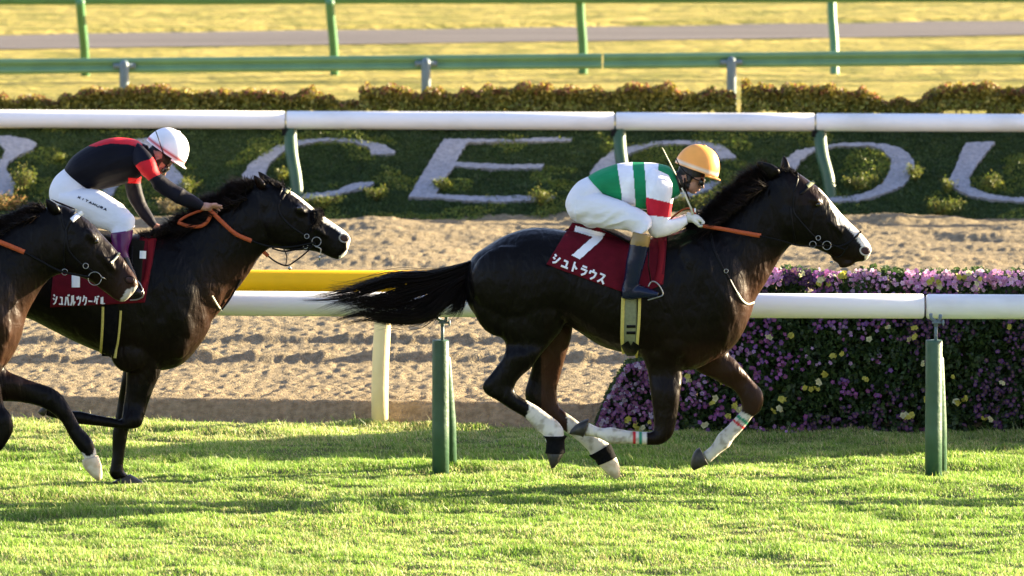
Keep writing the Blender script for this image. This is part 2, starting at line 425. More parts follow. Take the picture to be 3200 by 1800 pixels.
# the mown turf
N_ = 640000
r = np.random.default_rng(11)
Y = -7.2 + (3.35 + 7.2) * r.random(N_) ** .85; X = (r.random(N_) * 2 - 1) * np.where(r.random(N_) < .82, 4.2, 7.4)
k = Y < edgeY(X) + .06; X, Y = X[k], Y[k]
cl = fbm(X * 2.1, Y * 3.0, 101, 3); cl2 = fbm(X * .7, Y * 1.6, 111, 2); sm = vnoise(X * 11, Y * 11, 121)
h = .007 + .026 * np.clip((cl - .38) * 2.6, 0, 1) + .011 * sm + .009 * r.random(len(X))
near_edge = (Y > edgeY(X) - .18); h[near_edge] *= 1.25
h *= (1 + (r.random(len(X)) < .015) * .9)
cols = colmix(len(X), [(.17, .31, .038), (.23, .37, .05), (.12, .24, .03), (.37, .44, .15), (.19, .33, .042)], 12)
dry = (r.random(len(X)) < .06 + .16 * (cl2 > .56) + .30 * np.clip((Y - .8) / 1.6, 0, 1)); cols[dry] = colmix(dry.sum(), [(.50, .46, .19), (.40, .38, .14), (.56, .52, .27)], 13)
V, F, C = blades(X, Y, turf_z(X, Y), h, (.0036 + .0026 * r.random(len(X))), cols, .9, 14)
me = nmesh('grass', V, F); setcol(me, C); newobj('grass', me, M['grass']); tag(bpy.data.objects['grass'], 'short green grass blades of the race turf', kind='stuff')

# ------------------------------------------------------------------ white letters set into the bank
def SL(x, y, off=0.0):
    """point of the bank's face"""
    d = ray(x, y); nrm = Vector((0, -STAN, 1)).normalized(); p0 = Vector((0, SY0, SZ0))
    t = (p0 - C0).dot(nrm) / d.dot(nrm); return C0 + d * t + nrm * off
def r3(l, o=0): return [(o + a / 1.61, 400 + b / 1.61) for a, b in l]
LET = {
 'r': r3([(-330, 50), (0, 45), (80, 50), (150, 66), (182, 82), (170, 110), (100, 142), (50, 172), (26, 205), (52, 245), (78, 290), (62, 345), (-20, 352), (-40, 300), (-60, 200), (10, 160), (28, 120), (0, 88), (-150, 75), (-300, 95)]),
 'a': r3([(660, 62), (745, 60), (800, 120), (870, 190), (920, 250), (960, 352), (850, 352), (800, 290), (770, 200), (700, 110), (560, 352), (500, 352), (600, 180)]),
 'c': r3([(1220, 245), (1255, 190), (1305, 148), (1400, 98), (1500, 68), (1600, 58), (1700, 58), (1850, 72), (1940, 96), (1988, 125), (1980, 137), (1870, 138), (1862, 108), (1790, 80), (1690, 70), (1600, 74), (1500, 92), (1420, 128), (1360, 180), (1332, 240), (1345, 290), (1410, 325), (1510, 338), (1610, 333), (1700, 318), (1745, 296), (1800, 282), (1885, 281), (1850, 300), (1770, 322), (1680, 346), (1560, 362), (1430, 358), (1310, 335), (1240, 295)]),
 'e': r3([(2232, 62), (2370, 62), (2576, 64), (2790, 54), (2882, 56), (2878, 72), (2700, 76), (2576, 72), (2352, 78), (2318, 130), (2290, 178), (2430, 186), (2576, 192), (2735, 190), (2720, 206), (2576, 212), (2440, 208), (2282, 200), (2240, 260), (2196, 340), (2400, 350), (2600, 348), (2790, 346), (2760, 366), (2560, 376), (2380, 374), (2190, 358), (2058, 352), (2098, 280), (2160, 180)]),
 'd': r3([(395, 235), (430, 180), (505, 122), (580, 102), (700, 76), (850, 68), (980, 75), (1070, 98), (1132, 158), (1045, 160), (1012, 118), (930, 92), (820, 84), (700, 95), (600, 128), (545, 180), (515, 240), (530, 300), (620, 335), (760, 345), (880, 330), (950, 300), (1000, 276), (1052, 270), (1000, 312), (900, 350), (740, 370), (560, 368), (430, 330), (388, 290)], 1600),
 'o': r3([(1370, 168), (1430, 120), (1525, 102), (1660, 82), (1790, 82), (1880, 88), (1965, 112), (2022, 165), (2020, 235), (1960, 300), (1850, 346), (1730, 372), (1600, 378), (1470, 362), (1380, 320), (1345, 250)], 1600),
 'oh': r3([(1450, 170), (1515, 124), (1640, 97), (1790, 96), (1860, 112), (1905, 160), (1905, 215), (1868, 280), (1800, 325), (1700, 350), (1610, 356), (1510, 340), (1440, 300), (1420, 235)], 1600),
 'u': r3([(2285, 80), (2432, 76), (2380, 140), (2330, 200), (2295, 255), (2305, 300), (2385, 336), (2500, 356), (2640, 358), (2760, 340), (2850, 300), (2900, 220), (2960, 80), (3010, 80), (2960, 220), (2900, 310), (2790, 360), (2640, 380), (2450, 372), (2300, 346), (2222, 308), (2200, 268), (2240, 180)], 1600)}
def jag(poly, n=5, s=2.8):
    out = []
    for i, (a, b) in enumerate(poly):
        c, d = poly[(i + 1) % len(poly)]; L = math.hypot(c - a, d - b); k = max(1, int(L / 9))
        for j in range(k):
            t = j / k; out.append((a + (c - a) * t + random.uniform(-s, s), b + (d - b) * t + random.uniform(-s * .7, s * .7)))
    return out
def slab(outer, name, label, hole=None):
    import mathutils
    lo_, up = [], []
    loops = [jag(outer)] + ([jag(hole)] if hole else [])
    flat = [[Vector((a, b, 0)) for a, b in lp] for lp in loops]
    tris = mathutils.geometry.tessellate_polygon(flat)
    pts = [q for lp in loops for q in lp]; n = len(pts)
    v = [SL(a, b, .018) for a, b in pts] + [SL(a, b, -.03) for a, b in pts]
    f = [tuple(t) for t in tris] + [tuple(i + n for i in reversed(t)) for t in tris]
    o = 0
    for lp in loops:
        L = len(lp); f += [(o + i, o + (i + 1) % L, o + (i + 1) % L + n, o + i + n) for i in range(L)]; o += L
    mb = MB(); mb.add(v, f); ob = mb.build(name, M['gravel'], smooth=False)
    return tag(ob, label, 'letter', 'white letters of RACECOURSE on the bank')
slab(LET['r'], 'letter', 'white letter R cut off by the left edge of the photo')
slab(LET['a'], 'letter', 'white letter A mostly hidden behind the rider in the white helmet')
slab(LET['c'], 'letter', 'white letter C above the head of the second horse')
slab(LET['e'], 'letter', 'white letter E between the two Cs on the bank')
slab(LET['d'], 'letter', 'white letter C behind the rider in the orange helmet')
slab(LET['o'], 'letter', 'white letter O behind the head of the leading horse', LET['oh'])
slab(LET['u'], 'letter', 'white letter U cut off by the right edge of the photo')
# ground cover on the bank
n = 170000; r = np.random.default_rng(5)
X = (r.random(n) * 2 - 1) * 8.0; t = r.random(n) * (SRUN + .25) - .05
Y = SY0 + t; den = fbm(X * 2.2, Y * 5, 131, 3)
Z = bank_z(X, Y) + .015 + r.random(n) * (.006 + .060 * np.clip((den - .45) * 3, 0, 1) * np.clip(1.25 - t / SRUN * .7, .3, 1))
C3 = np.stack([X, Y, Z], 1); px, py = proj(C3)
bad = np.zeros(n, bool)
for kx in LET:
    if kx in ('oh',): continue
    q = inpoly(px, py, LET[kx])
    if kx == 'o': q &= ~inpoly(px, py, LET['oh'])
    bad |= q
kk = ~bad | (r.random(n) < .09)
C3 = C3[kk]; den = den[kk]
cols = colmix(len(C3), [(.035, .07, .022), (.055, .095, .028), (.045, .08, .025), (.065, .105, .028)], 6)
br = den > .56; cols[br] = colmix(br.sum(), [(.16, .21, .035), (.22, .24, .04), (.12, .18, .03)], 7)
V, F, C = quads(C3, .0115, cols, .5, .2, 8)
me = nmesh('ground_cover', V, F); setcol(me, C); newobj('ground_cover', me, M['leaf'], smooth=False); tag(bpy.data.objects['ground_cover'], 'low dark green creeping plants covering the bank', kind='stuff')

# ------------------------------------------------------------------ small plants at the foot of and on the bank
def plant(x, y, wpx, hpx, cs, name, label, cat, nleaf=700, up=True, seed=0, size=.016):
    """bushy plant whose base sits on the bank at (x, y)"""
    r = np.random.default_rng(seed + 200); b = SL(x, y) if y < 672 else G(x, y, .09)
    sc_ = 25000 / (b.y + 50); W, H = wpx / sc_ / 2, hpx / sc_
    root = empty(name, b, label, cat)
    st = MB(); tips = []
    for i in range(10):
        a = r.random() * 6.283; q = r.random() ** .5
        tip = Vector((math.cos(a) * q * W * .95, math.sin(a) * q * min(W, .14), H * (.55 + .45 * r.random()) * (1 - .35 * q)))
        tips.append(tip); st.tube([(0, 0, -.02), tip * .5 + Vector((0, 0, H * .12)), tip], [.006, .004, .002], 5)
    st.build('stem', M['stemmat'], root, local=True)
    tp = np.array(tips)[r.integers(0, len(tips), nleaf)]
    f = r.random(nleaf) ** .6
    c = tp * f[:, None] + r.normal(size=(nleaf, 3)) * np.array([W * .18, .03, H * .12]); c[:, 2] = np.abs(c[:, 2])
    cols = colmix(nleaf, cs, seed + 3, .3)
    V, F, C = quads(c, size, cols, .5, 0, seed + 4)
    me = nmesh('leaves', V, F); setcol(me, C); newobj('leaves', me, M['leaf'], root, True, False)
    return root
M['stemmat'] = mat('plant_stems', (.10, .07, .03), (.14, .10, .05), 30, .9, .1)
YG = [(.14, .17, .025), (.21, .21, .035), (.09, .13, .02)]; OR = [(.50, .26, .10), (.55, .32, .14), (.40, .24, .08)]; DR = [(.40, .30, .13), (.46, .36, .18), (.28, .24, .09)]; DG = [(.08, .12, .02), (.11, .15, .03), (.15, .17, .03)]
PL = [
 (30, 655, 110, 68, OR + YG, 'flowering_plant', 'orange and yellow plant at the left edge by the bottom of letter R', 'plant'),
 (75, 600, 90, 95, YG, 'leafy_plant', 'tall sunlit yellow green plant between letters R and A', 'plant'),
 (180, 500, 60, 26, YG, 'leafy_plant', 'small sunlit tuft just left of the back of the rider in black', 'plant'),
 (350, 660, 90, 40, DR, 'dry_plant', 'dry brown tuft under the chest of the rider in black', 'dry plant'),
 (590, 605, 90, 70, YG, 'leafy_plant', 'bright yellow green plant between letter A and the first C', 'plant'),
 (530, 668, 120, 55, DR, 'dry_plant', 'straw coloured plant behind the outstretched arm of the rider in black', 'dry plant'),
 (880, 560, 70, 45, YG, 'leafy_plant', 'sunlit plant inside letter C above the horse ears', 'plant'),
 (1000, 650, 150, 55, YG, 'leafy_plant', 'spreading yellow green plant below letter C', 'plant'),
 (1175, 622, 90, 52, YG + DG, 'leafy_plant', 'yellow green plant between letter C and letter E', 'plant'),
 (1060, 678, 120, 42, DR, 'dry_plant', 'low dry plant right above the nose of the second horse', 'dry plant'),
 (1320, 680, 150, 62, OR, 'flowering_plant', 'pinkish orange plant right under letter E', 'plant'),
 (1380, 588, 70, 38, YG, 'leafy_plant', 'small yellow green tuft beside the stem of letter E', 'plant'),
 (1450, 682, 60, 58, DR, 'dry_plant', 'narrow dry tuft just right of the pinkish orange plant', 'dry plant'),
 (1560, 682, 70, 55, DR, 'dry_plant', 'wider dry tuft below the end of letter E', 'dry plant'),
 (1690, 640, 90, 60, YG, 'leafy_plant', 'yellow green plant below the end bar of letter E', 'plant'),
 (1735, 682, 70, 40, DR + YG, 'dry_plant', 'dry tuft touching the seat of the rider in green and white', 'dry plant'),
 (2160, 660, 150, 70, YG, 'leafy_plant', 'yellow green plant in front of the chest of the rider in green', 'plant'),
 (2250, 640, 110, 60, YG + DG, 'leafy_plant', 'sunlit plant between the orange helmet and the horse mane', 'plant'),
 (2690, 590, 120, 62, YG, 'leafy_plant', 'sunlit plant growing inside letter O', 'plant'),
 (2740, 672, 130, 60, YG + DG, 'leafy_plant', 'yellow green plant under letter O', 'plant'),
 (2860, 560, 60, 60, YG, 'leafy_plant', 'upright yellow green plant just right of letter O', 'plant'),
 (2930, 670, 150, 70, DG + YG, 'leafy_plant', 'wide dark green plant between letters O and U', 'plant'),
 (2960, 600, 60, 50, YG, 'leafy_plant', 'small bright plant left of the bend of letter U', 'plant'),
 (3110, 590, 110, 55, YG, 'leafy_plant', 'sunlit plant growing inside letter U', 'plant'),
 (3160, 678, 130, 60, OR + DR, 'dry_plant', 'tan and orange plant under letter U at the right edge', 'dry plant'),
 (2790, 682, 60, 48, DR, 'dry_plant', 'narrow dry brown tuft below the right side of letter O', 'dry plant')]
for i, a in enumerate(PL):
    plant(*a[:8], nleaf=int(380 + a[2] * a[3] * .05), seed=i * 7, size=.0105)

# ------------------------------------------------------------------ hedges behind the far rail
def hedge(prof, label, seed, cs):
    """prof: (x, top y) along the hedge; base at the crest of the bank"""
    Yh = 23.2; r = np.random.default_rng(seed); zb = SZ0 + SRUN * STAN
    xs_ = [a for a, b in prof]; x0 = P(xs_[0], 300, Yh).x; x1 = P(xs_[-1], 300, Yh).x
    tops = [P(a, b, Yh) for a, b in prof]
    root = empty('hedge', ((x0 + x1) / 2, Yh, zb), label, 'hedge', 'clipped hedges along the top of the bank')
    n = int((x1 - x0) * 8500); X = x0 + (x1 - x0) * r.random(n)
    top = np.interp(X, [t.x for t in tops], [t.z for t in tops]) + (fbm(X * 9, X * 0, seed, 2) - .5) * .15
    f = r.random(n) ** .75; gap = fbm(X * 5, f * 3, seed + 5, 2)
    keep = (f > .25) | (gap > .38)
    Z = zb + (top - zb) * f; Yy = Yh + (r.random(n) - .5) * .50 * (1 - .4 * f)
    C3 = np.stack([X, Yy, Z], 1)[keep]; f = f[keep]
    cols = colmix(len(C3), cs, seed + 1, .3)
    lowl = f < .55; cols[lowl] = colmix(lowl.sum(), [(.30, .30, .05), (.22, .24, .04), (.40, .36, .09), (.14, .12, .03)], 44)
    red = (f > .8) & (r.random(len(C3)) < .35); cols[red] = colmix(red.sum(), [(.22, .09, .05), (.26, .12, .05)], 4)
    V, F, C = quads(C3, .019, cols, .55, 0, seed + 2)
    me = nmesh('leaves', V, F); setcol(me, C); newobj('leaves', me, M['leaf'], root, False, False)
    st = MB()
    for i in range(int((x1 - x0) * 7)):
        x = x0 + (x1 - x0) * r.random(); y = Yh + (r.random() - .5) * .25; hh = .12 + .12 * r.random()
        st.tube([(x, y, zb - .03), (x + (r.random() - .5) * .05, y, zb + hh * .5), (x + (r.random() - .5) * .12, y, zb + hh)], [.008, .006, .003], 5)
    tag(st.build('stems', M['stemmat'], root), kind='stuff')
D_ = 1.2422
HC = [(.20, .17, .025), (.30, .25, .04), (.11, .11, .015), (.42, .34, .06)]
hedge([(a * D_, b * D_) for a, b in [(-80, 245), (0, 244), (60, 240), (130, 250), (180, 236), (270, 226), (330, 222), (420, 226), (520, 232), (640, 226), (700, 234), (790, 232), (870, 246), (905, 252)]], 'long reddish olive hedge behind the white rail at the left', 301, HC)
hedge([(a * D_, b * D_) for a, b in [(905, 232), (930, 224), (1040, 228), (1200, 222), (1330, 212), (1450, 218), (1600, 216), (1750, 222), (1850, 226)]], 'long dark hedge in the middle between the two steel guard rail posts', 311, HC)
hedge([(a * D_, b * D_) for a, b in [(1866, 208), (1950, 210), (2050, 214), (2120, 228), (2200, 232), (2235, 246), (2318, 256)]], 'hedge sloping down to the right of the last guard rail post', 321, HC)
hedge([(a * D_, b * D_) for a, b in [(2320, 236), (2345, 214), (2400, 206), (2450, 204), (2530, 212), (2640, 214), (2740, 220)]], 'tallest hedge piece at the right edge with bare stems showing', 331, HC)

# ------------------------------------------------------------------ rails
def pipe(x0, y0, x1, y1, Y0, Y1, rad, n=24, bev=.012):
    a, b = P(x0, y0, Y0), P(x1, y1, Y1); d = (b - a); L = d.length; d.normalize()
    pts = [a, a + d * bev * .35, a + d * bev, a + d * L * .33, a + d * L * .66, b - d * bev, b - d * bev * .35, b]
    return MB().tube(pts, [rad * .80, rad * .93, rad, rad, rad, rad, rad * .93, rad * .80], n)
def gapped(label, cat, name, group, segs, rad, m, collar=None):
    for i, s in enumerate(segs):
        o = pipe(*s[:6], rad).build(name, m); tag(o, s[6], cat, group)
# near white rail: lengths butt end to end over the posts
RN = [(-3600, 920, 1328, 952, .22, .0, 'white rail length behind the second horse, left of the first green padded post'),
      (1333, 952, 2888, 957, .0, -.02, 'white rail length running behind the leading horse'),
      (2894, 957.5, 7000, 976, -.02, -.05, 'white rail length right of the joint above the right green post')]
gapped(0, 'rail', 'white_rail', 'white plastic rail lengths beside the turf', RN, .078, M['white'])
def pad_post(x, yb, label):
    b = G(x, yb); root = empty('rail_post', b, label, 'rail post', 'green padded posts of the near rail')
    sy = P(x, 1063, b.y).z
    mb = MB(); R = .053
    mb.tube([(0, 0, -.05), (0, 0, .3), (0, 0, .55), (0, 0, sy - .01), (0, 0, sy)], [R, R * 1.01, R, R, R * .93], 24)
    pad = mb.build('post_pad', M['green'], root, local=True)
    MB().tube([(.055, .30, -.04), (.05, .24, .3), (.028, .05, sy - .12), (.024, .03, sy - .10)], [.046, .045, .036, .02], 20).build('brace_pad', M['green'], root, local=True)
    top = P(x, 990, b.y).z
    MB().tube([(.012, 0, sy - .02), (.012, 0, top - .045)], .011, 10).build('stem', M['steel'], root, local=True)
    c = MB(); c.tube([(.012, 0, top - .06), (.012, 0, top - .03), (-.02, -.01, top - .008), (-.022, -.02, top + .02)], [.014, .013, .011, .012], 10)
    c.tube([(.012, 0, top - .035), (.035, -.005, top - .02), (.04, -.02, top + .012)], [.012, .011, .012], 10)
    c.tube([(-.014, -.015, top - .036), (.052, -.015, top - .036)], .007, 8)
    c.ell((.056, -.015, top - .036), ((.008, 0, 0), (0, .019, 0), (0, 0, .021)), 10, 8)
    c.build('clamp', M['steel'], root, local=True)
pad_post(1377, 1478, 'green padded rail post in front of the tail of the leading horse')
pad_post(2917, 1490, 'green padded rail post in front of the flower hedge at the right')
for xx, yy in ((-175, 1466), (-1720, 1458), (4460, 1500), (6000, 1506)): pad_post(xx, yy, 'green padded rail post outside the photo')
# yellow rail with cream post
yb = G(1187, 1328)
root = empty('yellow_rail', yb, 'yellow rail on a cream padded post behind the white rail', 'rail')
pipe(-3600, 866, 2120, 884, yb.y + .5, yb.y - .2, .078).build('rail', M['yellow'], root)
def cream(xb, ybp, xt):
    g = G(xb, ybp); zt = P(xt, 950, g.y).z; h = zt - g.z
    MB().tube([(g.x, g.y, -.03), (g.x, g.y, h * .3), (g.x + .006, g.y, h * .55), (g.x + .02, g.y, h * .85), (P(xt, 950, g.y).x, g.y, h)], .056, 20).build('post', M['cream'], root)
cream(1187, 1329, 1197); cream(-340, 1318, -330); cream(-1870, 1308, -1860)
# far white rail, tubes and leaning posts
Yf = 20.9
RF = [(-4500, 350, 891, 375, 'far white rail length ending above the first letter C'),
      (895, 375, 1920, 379, 'far white rail length spanning letters C and E'),
      (1924, 379, 2546, 382, 'short far white rail length above the orange helmet'),
      (2550, 382, 7000, 398, 'far white rail length above letters O and U at the right')]
for a in RF: tag(pipe(a[0], a[1], a[2], a[3], Yf, Yf, .0795).build('white_rail', M['white']), a[4], 'rail', 'far white rail lengths below the hedges')
def lean_post(x, yt, dx, label):
    t = P(x, yt, Yf); b = SL(x + dx, 612, 0); root = empty('rail_post', b, label, 'rail post', 'green posts of the far white rail')
    m1 = t.lerp(b, .35) + Vector((-.004 * dx / 10, -.03, 0)); m2 = t.lerp(b, .7) + Vector((0, -.02, 0))
    MB().tube(crp([t + Vector((0, 0, .05)), t, m1, m2, b - Vector((0, 0, .04))], 5), .056, 18).build('post', M['postgreen'], root)
    MB().box((t.x - .07, Yf - .05, t.z - .03), (t.x - .015, Yf + .05, t.z + .03)).build('bracket', M['black'], root, smooth=False)
for i, a in enumerate([(907, 412, 24, 'far green rail post just left of the first letter C, above the horse ears'), (1935, 414, 22, 'far green rail post behind the back of the rider in green'), (2562, 417, 36, 'far green rail post inside letter O, above the nose of the leading horse'), (-260, 408, 20, 'far green rail post outside the photo'), (-1300, 402, 20, 'far green rail post outside the photo'), (3590, 420, 30, 'far green rail post outside the photo'), (4620, 424, 30, 'far green rail post outside the photo')]):
    lean_post(*a)
# guard rail with steel posts
def gY(x): return 29.6 + (x - 1600) * .0002
root = empty('guard_rail', (0, gY(1600), .2), 'dull green corrugated guard rail on round steel posts behind the hedges', 'guard rail')
prof = [(-.075, .0), (-.066, .022), (-.045, .03), (-.02, .02), (-.012, .004), (.0, .0), (.012, .004), (.02, .02), (.045, .03), (.066, .022), (.075, .0)]
def beam(xa, ya, xb, yb2, name='beam'):
    A, B = P(xa, ya, gY(xa)), P(xb, yb2, gY(xb)); v = []; f = []
    for p in (A, B):
        v += [(p.x, p.y - q[1], p.z + q[0]) for q in prof] + [(p.x, p.y - q[1] + .006, p.z + q[0]) for q in prof]
    k = len(prof)
    for i in range(k - 1):
        f.append((i, i + 1, i + 1 + 2 * k, i + 2 * k)); f.append((i + k, i + 3 * k, i + 1 + 3 * k, i + 1 + k))
    f += [(0, 2 * k, 3 * k, k), (k - 1, 2 * k - 1, 4 * k - 1, 3 * k - 1)]
    MB().add(v, f).build(name, M['guard'], root)
beam(-3500, 240, 1880, 191); beam(1886, 191, 7000, 146)
for x, y in ((388, 188), (1331, 181), (2286, 177), (-560, 196), (3240, 168), (-1510, 205), (4190, 158)):
    t = P(x, y, gY(x) - .09)
    mb = MB().tube([(t.x, t.y, .1), (t.x, t.y, t.z - .05), (t.x, t.y, t.z - .015), (t.x, t.y, t.z)], [.048, .048, .038, .012], 18)
    mb.build('post', M['steel'], root)
    MB().tube([(t.x - .11, t.y + .045, t.z - .06), (t.x + .11, t.y + .045, t.z - .06)], [.028, .028], 10).build('bolt_bracket', M['steel'], root)
# upper green rail
def uY(x): return 42.4 + (x - 1600) * .0006
root = empty('infield_rail', (0, uY(1600), .2), 'bright green tubular rail on four posts across the infield grass', 'rail')
pipe(-4500, 8, 7500, -26, uY(-500), uY(3700), .075).build('rail', M['railgreen'], root)
for xt, xb, ybp in ((250, 267, 238), (1030, 1046, 236), (1812, 1822, 232), (2598, 2608, 234), (-532, -515, 238), (3380, 3390, 232), (4165, 4175, 230)):
    b = G(xb, ybp, .2); t = P(xt, 0, uY(xt)); MB().tube(crp([b - Vector((0, 0, .05)), b.lerp(t, .4) + Vector((.01, 0, 0)), b.lerp(t, .75), t], 4), .052, 16).build('post', M['railgreen'], root)

# ------------------------------------------------------------------ flower hedge at the right
fy = G(2300, 1352).y
root = empty('flower_hedge', (P(2600, 1350, fy).x, fy, 0), 'chest high wall of purple, pink and yellow pansies behind the white rail', 'flower hedge')
r = np.random.default_rng(77)
def topz(X):
    pxs = [1500, 1530, 1580, 1660, 1740, 1800, 1850, 1900, 2400, 4200]; pys = [1330, 1260, 1170, 1150, 1135, 1080, 960, 862, 852, 856]
    return np.interp(X, [P(a * 1.0 if a > 1900 else a * 1.0, 0, fy).x for a in [1870, 1900, 1960, 2030, 2060, 2110, 2180, 2280, 2420, 4300]],
                     [P(0, b, fy).z for b in [1330, 1250, 1150, 1130, 1100, 1000, 900, 862, 850, 852]])
x0, x1 = P(1868, 0, fy).x, P(4200, 0, fy).x
n = 120000; X = x0 + (x1 - x0) * r.random(n) ** 1.15; f = r.random(n); Z = topz(X) * f * (1 + .05 * (vnoise(X * 9, X * 0, 6) - .5))
Y = fy - .03 + .42 * r.random(n) ** 1.8 + .16 * (fbm(X * 4, Z * 4, 5, 2))
Yk = fy - .10 * (X - P(2300, 0, fy).x); Y = Y + (Yk - fy)
gp = fbm(X * 14, Z * 14, 88, 2); kk = gp > .22
C3 = np.stack([X, Y, Z], 1)[kk]
xa, xb_ = P(2230, 0, fy).x, x1; ya = fy - .10 * (xa - P(2300, 0, fy).x) + .22; yb_ = fy - .10 * (xb_ - P(2300, 0, fy).x) + .22
MB().add([(xa, ya, 0), (xb_, yb_, 0), (xb_, yb_, .93), (xa, ya, .90), (xa, ya + .1, 0), (xb_, yb_ + .1, 0), (xb_, yb_ + .1, .93), (xa, ya + .1, .90)],
         [(0, 1, 2, 3), (5, 4, 7, 6), (3, 2, 6, 7), (0, 3, 7, 4), (1, 5, 6, 2)]).build('dark_backing', M['slope'], root, smooth=False)  # dark backing slab added inside the foliage to close bright gaps between leaves
V, F, C = quads(C3, .019, colmix(len(C3), [(.022, .045, .014), (.03, .06, .018), (.04, .075, .02), (.05, .09, .022)], 9), .6, 0, 10)
me = nmesh('foliage', V, F); setcol(me, C); newobj('foliage', me, M['leaf'], root, False, False)
def pansies(n, xs_, zs_, cols, size, seed, yo=-.02):
    """flat five-petalled blossoms turned roughly outwards"""
    r = np.random.default_rng(seed); vs = []; fs = []; cc = []
    for i in range(n):
        x, z = xs_[i], zs_[i]; y = fy - .10 * (x - P(2300, 0, fy).x) + yo + .05 * r.random()
        nrm = Vector((r.normal() * .6, -1, r.normal() * .5 + .2)).normalized()
        u = nrm.cross(Vector((r.normal(), r.normal(), r.normal()))).normalized(); v = nrm.cross(u); s = size * (.7 + .6 * r.random())
        c = Vector((x, y, z)); b = len(vs); vs.append(tuple(c + nrm * s * .1)); cc.append(tuple(np.array(cols[i]) * .5 + np.array((.25, .2, 0)) * .5))
        K = 10
        for k in range(K):
            a = 6.2832 * k / K; rr = s * (1.0 if k % 2 == 0 else .72); q = c + (u * math.cos(a) + v * math.sin(a)) * rr + nrm * (s * .25 * (k % 2))
            vs.append(tuple(q)); cc.append(tuple(np.array(cols[i]) * (.85 + .3 * r.random())))
        for k in range(K): fs.append((b, b + 1 + k, b + 1 + (k + 1) % K))
    return vs, fs, cc
n = 6500; X = x0 + (x1 - x0) * r.random(n); f = np.where(r.random(n) < .20, .93 + .09 * r.random(n), r.random(n)); Z = topz(X) * f
clu = fbm(X * 3.2, Z * 3.6, 57, 3) + .10 * (f > .9); kk = (clu > .45) | (r.random(n) < .10) | (X < P(2120, 0, fy).x); X, Z, f = X[kk], Z[kk], f[kk]; n = len(X)
z1 = fbm(X * 1.7, Z * 1.9, 55, 2); cols = colmix(n, [(.07, .015, .13), (.11, .025, .16), (.05, .012, .10)], 3, .3)
a = (z1 > .46); cols[a] = colmix(a.sum(), [(.24, .045, .25), (.34, .09, .38), (.18, .06, .30)], 4, .3)
a = (z1 > .62) & (r.random(n) < .5); cols[a] = colmix(a.sum(), [(.46, .30, .55), (.40, .22, .5)], 14, .3)
a = (f > .9) & (fbm(X * 1.3, X * 0, 58, 2) > .42); cols[a] = colmix(a.sum(), [(.75, .36, .64), (.80, .52, .72), (.60, .25, .58)], 24, .25)
lp = X < P(2120, 0, fy).x; cols[lp] = colmix(lp.sum(), [(.20, .05, .22), (.28, .10, .30), (.12, .03, .15), (.38, .32, .46)], 6, .25)
vs, fs, cc = pansies(n, X, Z, cols * np.where(f > .9, 1, .85)[:, None], .015, 31)
me = nmesh('purple_blossoms', vs, fs); setcol(me, np.array(cc)); o = newobj('purple_blossoms', me, M['petal'], root, False, False); tag(o, 'small purple and pink blossoms over the hedge', kind='stuff')
YF = [(2150,1191),(2253,1191),(2150,1180),(2235,1245),(2222,1262),(2300,1262),(2310,1280),(2340,1232),(2420,1285),(2440,1280),(2295,1270),(2275,1300),(2714,1058),(2632,1100),(2601,1110),(2838,1056),(2853,1050),(2471,1048),(2407,1053),(2535,1215),(2548,1210),(2555,1190),(2512,1214),(2578,1169),(2820,1295),(2846,1290),(2836,1300),(2882,1130),(2990,1250),(3010,1240),(2988,1246),(2974,1171),(3068,1300),(3092,1305),(3120,1345),(2931,878),(2932,896),(2995,860),(3010,862),(3020,852),(2640,850),(2625,858),(2570,870),(2560,885),(2590,882),(3050,880),(3060,862),(2910,870),(2500,858),(2640,864),(2850,1021),(2776,1018),(3150,1013),(2890,1240),(2200,1330),(1985,1334),(2030,1322),(2010,1340),(2450,1250),(2700,1180),(3130,1190)]
YF += [(xx, yy) for xx, yy in ((1960, 1318), (1995, 1345), (2046, 1338))]
for i, (xx, yy) in enumerate(YF):
    p = P(xx, yy, fy - .04); pale = i % 3 == 0
    vs, fs, cc = pansies(2, [p.x, p.x + random.uniform(-.02, .02)], [p.z, p.z + random.uniform(-.015, .015)], [(.58, .57, .32) if pale else (.46, .44, .08)] * 2, .021, 400 + i, -.05)
    me = nmesh('flower', vs, fs); setcol(me, np.array(cc)); newobj('flower', me, M['petal'], root, False, False)
# ------------------------------------------------------------------ horses
LEAD = dict(
 torso=[(1452,860,1446,905,.06),(1475,805,1470,965,.15),(1520,770,1520,1020,.21),(1585,733,1585,1048,.255),(1660,712,1660,1040,.27),(1739,716,1750,1008,.27),(1800,728,1800,1032,.28),(1880,742,1875,1080,.29),(1960,752,1950,1103,.29),(2040,745,2020,1122,.27),(2120,722,2090,1150,.25),(2190,700,2165,1156,.24),(2250,712,2235,1122,.235),(2300,745,2288,1088,.20),(2333,805,2322,1040,.15),(2350,900,2344,985,.07)],
 neck=[(2120,722,2320,1040,.20),(2160,712,2345,990,.185),(2205,700,2362,935,.165),(2255,668,2392,888,.135),(2302,622,2415,847,.11),(2345,585,2438,808,.10),(2385,556,2468,770,.095),(2430,544,2500,745,.085)],
 head=[(2400,548,2440,640,.06),(2440,530,2452,735,.085),(2482,534,2482,766,.105),(2527,562,2522,772,.11),(2565,592,2555,780,.098),(2600,632,2588,795,.08),(2632,670,2612,804,.064),(2662,700,2636,812,.056),(2690,728,2662,815,.056),(2714,756,2690,818,.056),(2725,780,2710,812,.040)])
HEAD_X = lambda T, dx, dy: [(a + dx, b + dy, c + dx, d + dy, *e) for a, b, c, d, *e in T]
